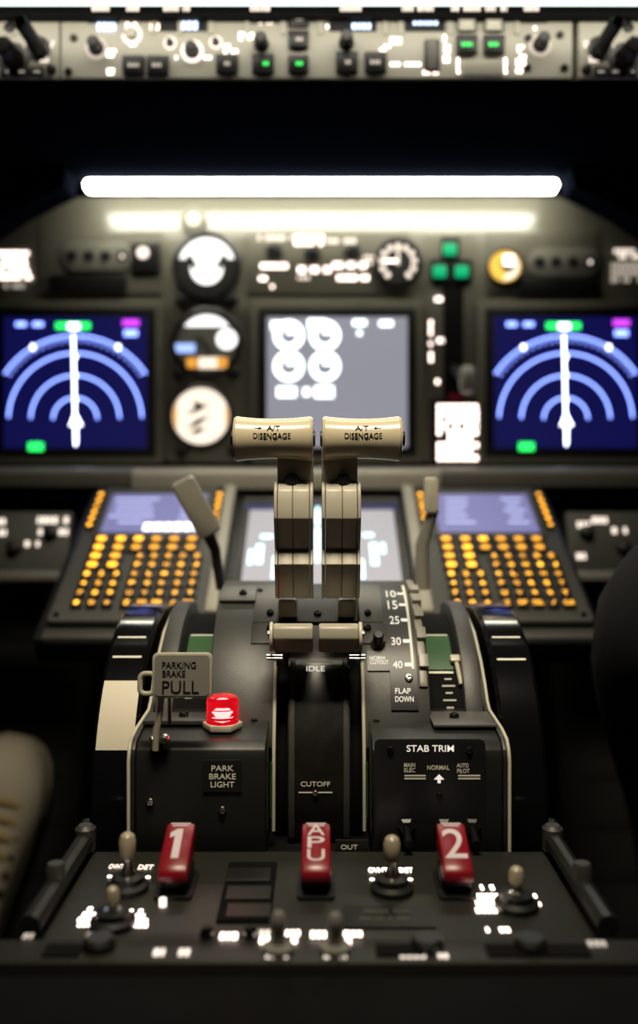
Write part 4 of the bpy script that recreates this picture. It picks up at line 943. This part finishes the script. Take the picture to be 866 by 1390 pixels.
H = P(-58, 1300, 1.13)
lp = person(-1, 'seated person in black clothes with white laced sneakers, foot raised at the left', (-0.46, 0.80, -0.13), (H.x-0.004, 1.075, -0.535), (-0.49, 0.40, -0.21))
sneaker(lp, 'sneaker', H, (0.20, 0.34, 1.0), (0.30, -1, 0.34), 'white sneaker with tan laces')
sneaker(lp, 'sneaker', Vector((-1.14-H.x, H.y, H.z)), (0.0, 0.34, 1.0), (-0.12, -1, 0.34))
rp = person(1, 'seated person in black trousers, one dark knee at the right edge', (0.268, 0.70, -0.084), (0.45, 1.09, -0.50), (0.48, 0.40, -0.20))
for x in (0.45, 0.69): sneaker(rp, 'shoe', Vector((x, 1.15, -0.52)), (0.0, 0.34, 1.0), (0, -1, 0.34), None, 'black_matte', 'black')
for sx in (-1, 1):
    t = thing('pilot_seat', 'black padded seat under the person %s the pedestal' % ('left of' if sx < 0 else 'right of'), 'seat', (sx*0.57, 0.30, -CZ))
    b = MB('cloth'); b.box(0.46, 0.46, 0, 0.10, 'cloth', T(sx*0.57, 0.36, -0.40), r=0.05, bev=0.03); b.build('seat_cushion', t)
    b = MB('cloth'); b.box(0.46, 0.75, 0, 0.09, 'cloth', T(sx*0.57, 0.14, -0.0) @ RX(R(97)), r=0.07, bev=0.03); b.build('backrest', t)
    b = MB('black'); b.box(0.30, 0.30, 0, 0.30, 'black', T(sx*0.57, 0.34, -CZ), bev=0.01); b.build('base', t)
    t = thing('foot_rest', 'dark sloping foot rest under the %s side panel' % ('left' if sx < 0 else 'right'), 'foot rest', (sx*0.57, 1.30, -CZ))
    b = MB('black'); fo = 0.02 if sx < 0 else 0.008
    b = MB('shell'); b.prism([(1.178+fo, -0.555), (1.303+fo, -0.19), (1.35, -0.19), (1.35, -CZ), (1.17+fo, -CZ)], sx*0.57-0.25, sx*0.57+0.25, 'shell', YZ, bev=0.004); b.build('block', t)
    b = MB('box_grey')
    for i in range(6): b.box(0.46, 0.012, 0, 0.003, 'box_grey', T(sx*0.57, 1.1935+fo+0.02*i, -0.511+0.0584*i) @ RX(R(71)))
    b.build('tread', t)

# ================================================================ light, camera, settings
for o in list(bpy.context.scene.objects):
    if o.parent is None: o.location.z += CZ
def area(name, loc, target, sx_, sy_, power, col, spread=180):
    l = bpy.data.lights.new(name, 'AREA'); l.shape = 'RECTANGLE'; l.size = sx_; l.size_y = sy_; l.energy = power; l.color = col; l.spread = R(spread)
    o = bpy.data.objects.new(name, l); C.objects.link(o); o.location = Vector(loc) + Vector((0, 0, CZ))
    o.rotation_euler = (Vector(target) - Vector(loc)).to_track_quat('-Z', 'Y').to_euler(); return o
area('overhead_flood', (0.0, 0.28, 0.70), (0, 0.64, 0.0), 0.34, 0.16, 1.4, (1.0, 0.88, 0.66), 62)
area('dome_light', (0, 0.75, 0.36), (0, 0.70, -0.2), 0.16, 0.10, 0.11, (1.0, 0.9, 0.74), 110)
area('panel_lamp', (0, 0.822, P(0, 24, .84).z), (0, 0.862, P(0, 70, .86).z), 1.3, 0.008, 0.40, (1.0, 0.94, 0.80), 170)
w = bpy.data.worlds.new('world'); bpy.context.scene.world = w; w.use_nodes = True
w.node_tree.nodes['Background'].inputs[0].default_value = (0.8, 0.9, 1.0, 1); w.node_tree.nodes['Background'].inputs[1].default_value = 0.0025

cd = bpy.data.cameras.new('camera'); co = bpy.data.objects.new('camera', cd); C.objects.link(co)
co.location = (0, 0, CZ); co.rotation_euler = (R(90), 0, 0)
cd.sensor_fit = 'VERTICAL'; cd.sensor_height = 36.0; cd.sensor_width = 24.0
cd.lens = F/1390*36.0
cd.shift_y = -45/1390
cd.clip_start = 0.02; cd.clip_end = 50
cd.dof.use_dof = True; cd.dof.focus_distance = 0.588; cd.dof.aperture_fstop = cd.lens/1000/0.0108; cd.dof.aperture_blades = 0
sc = bpy.context.scene; sc.camera = co
sc.view_settings.view_transform = 'Standard'; sc.view_settings.look = 'None'; sc.view_settings.gamma = 1; sc.view_settings.use_curve_mapping = False
sc.view_settings.exposure = 0.0
try:
    sc.cycles.use_denoising = True; sc.cycles.denoiser = 'OPENIMAGEDENOISE'
except Exception: pass
sc.cycles.max_bounces = 6; sc.cycles.sample_clamp_indirect = 4.0; sc.cycles.caustics_reflective = False; sc.cycles.caustics_refractive = False
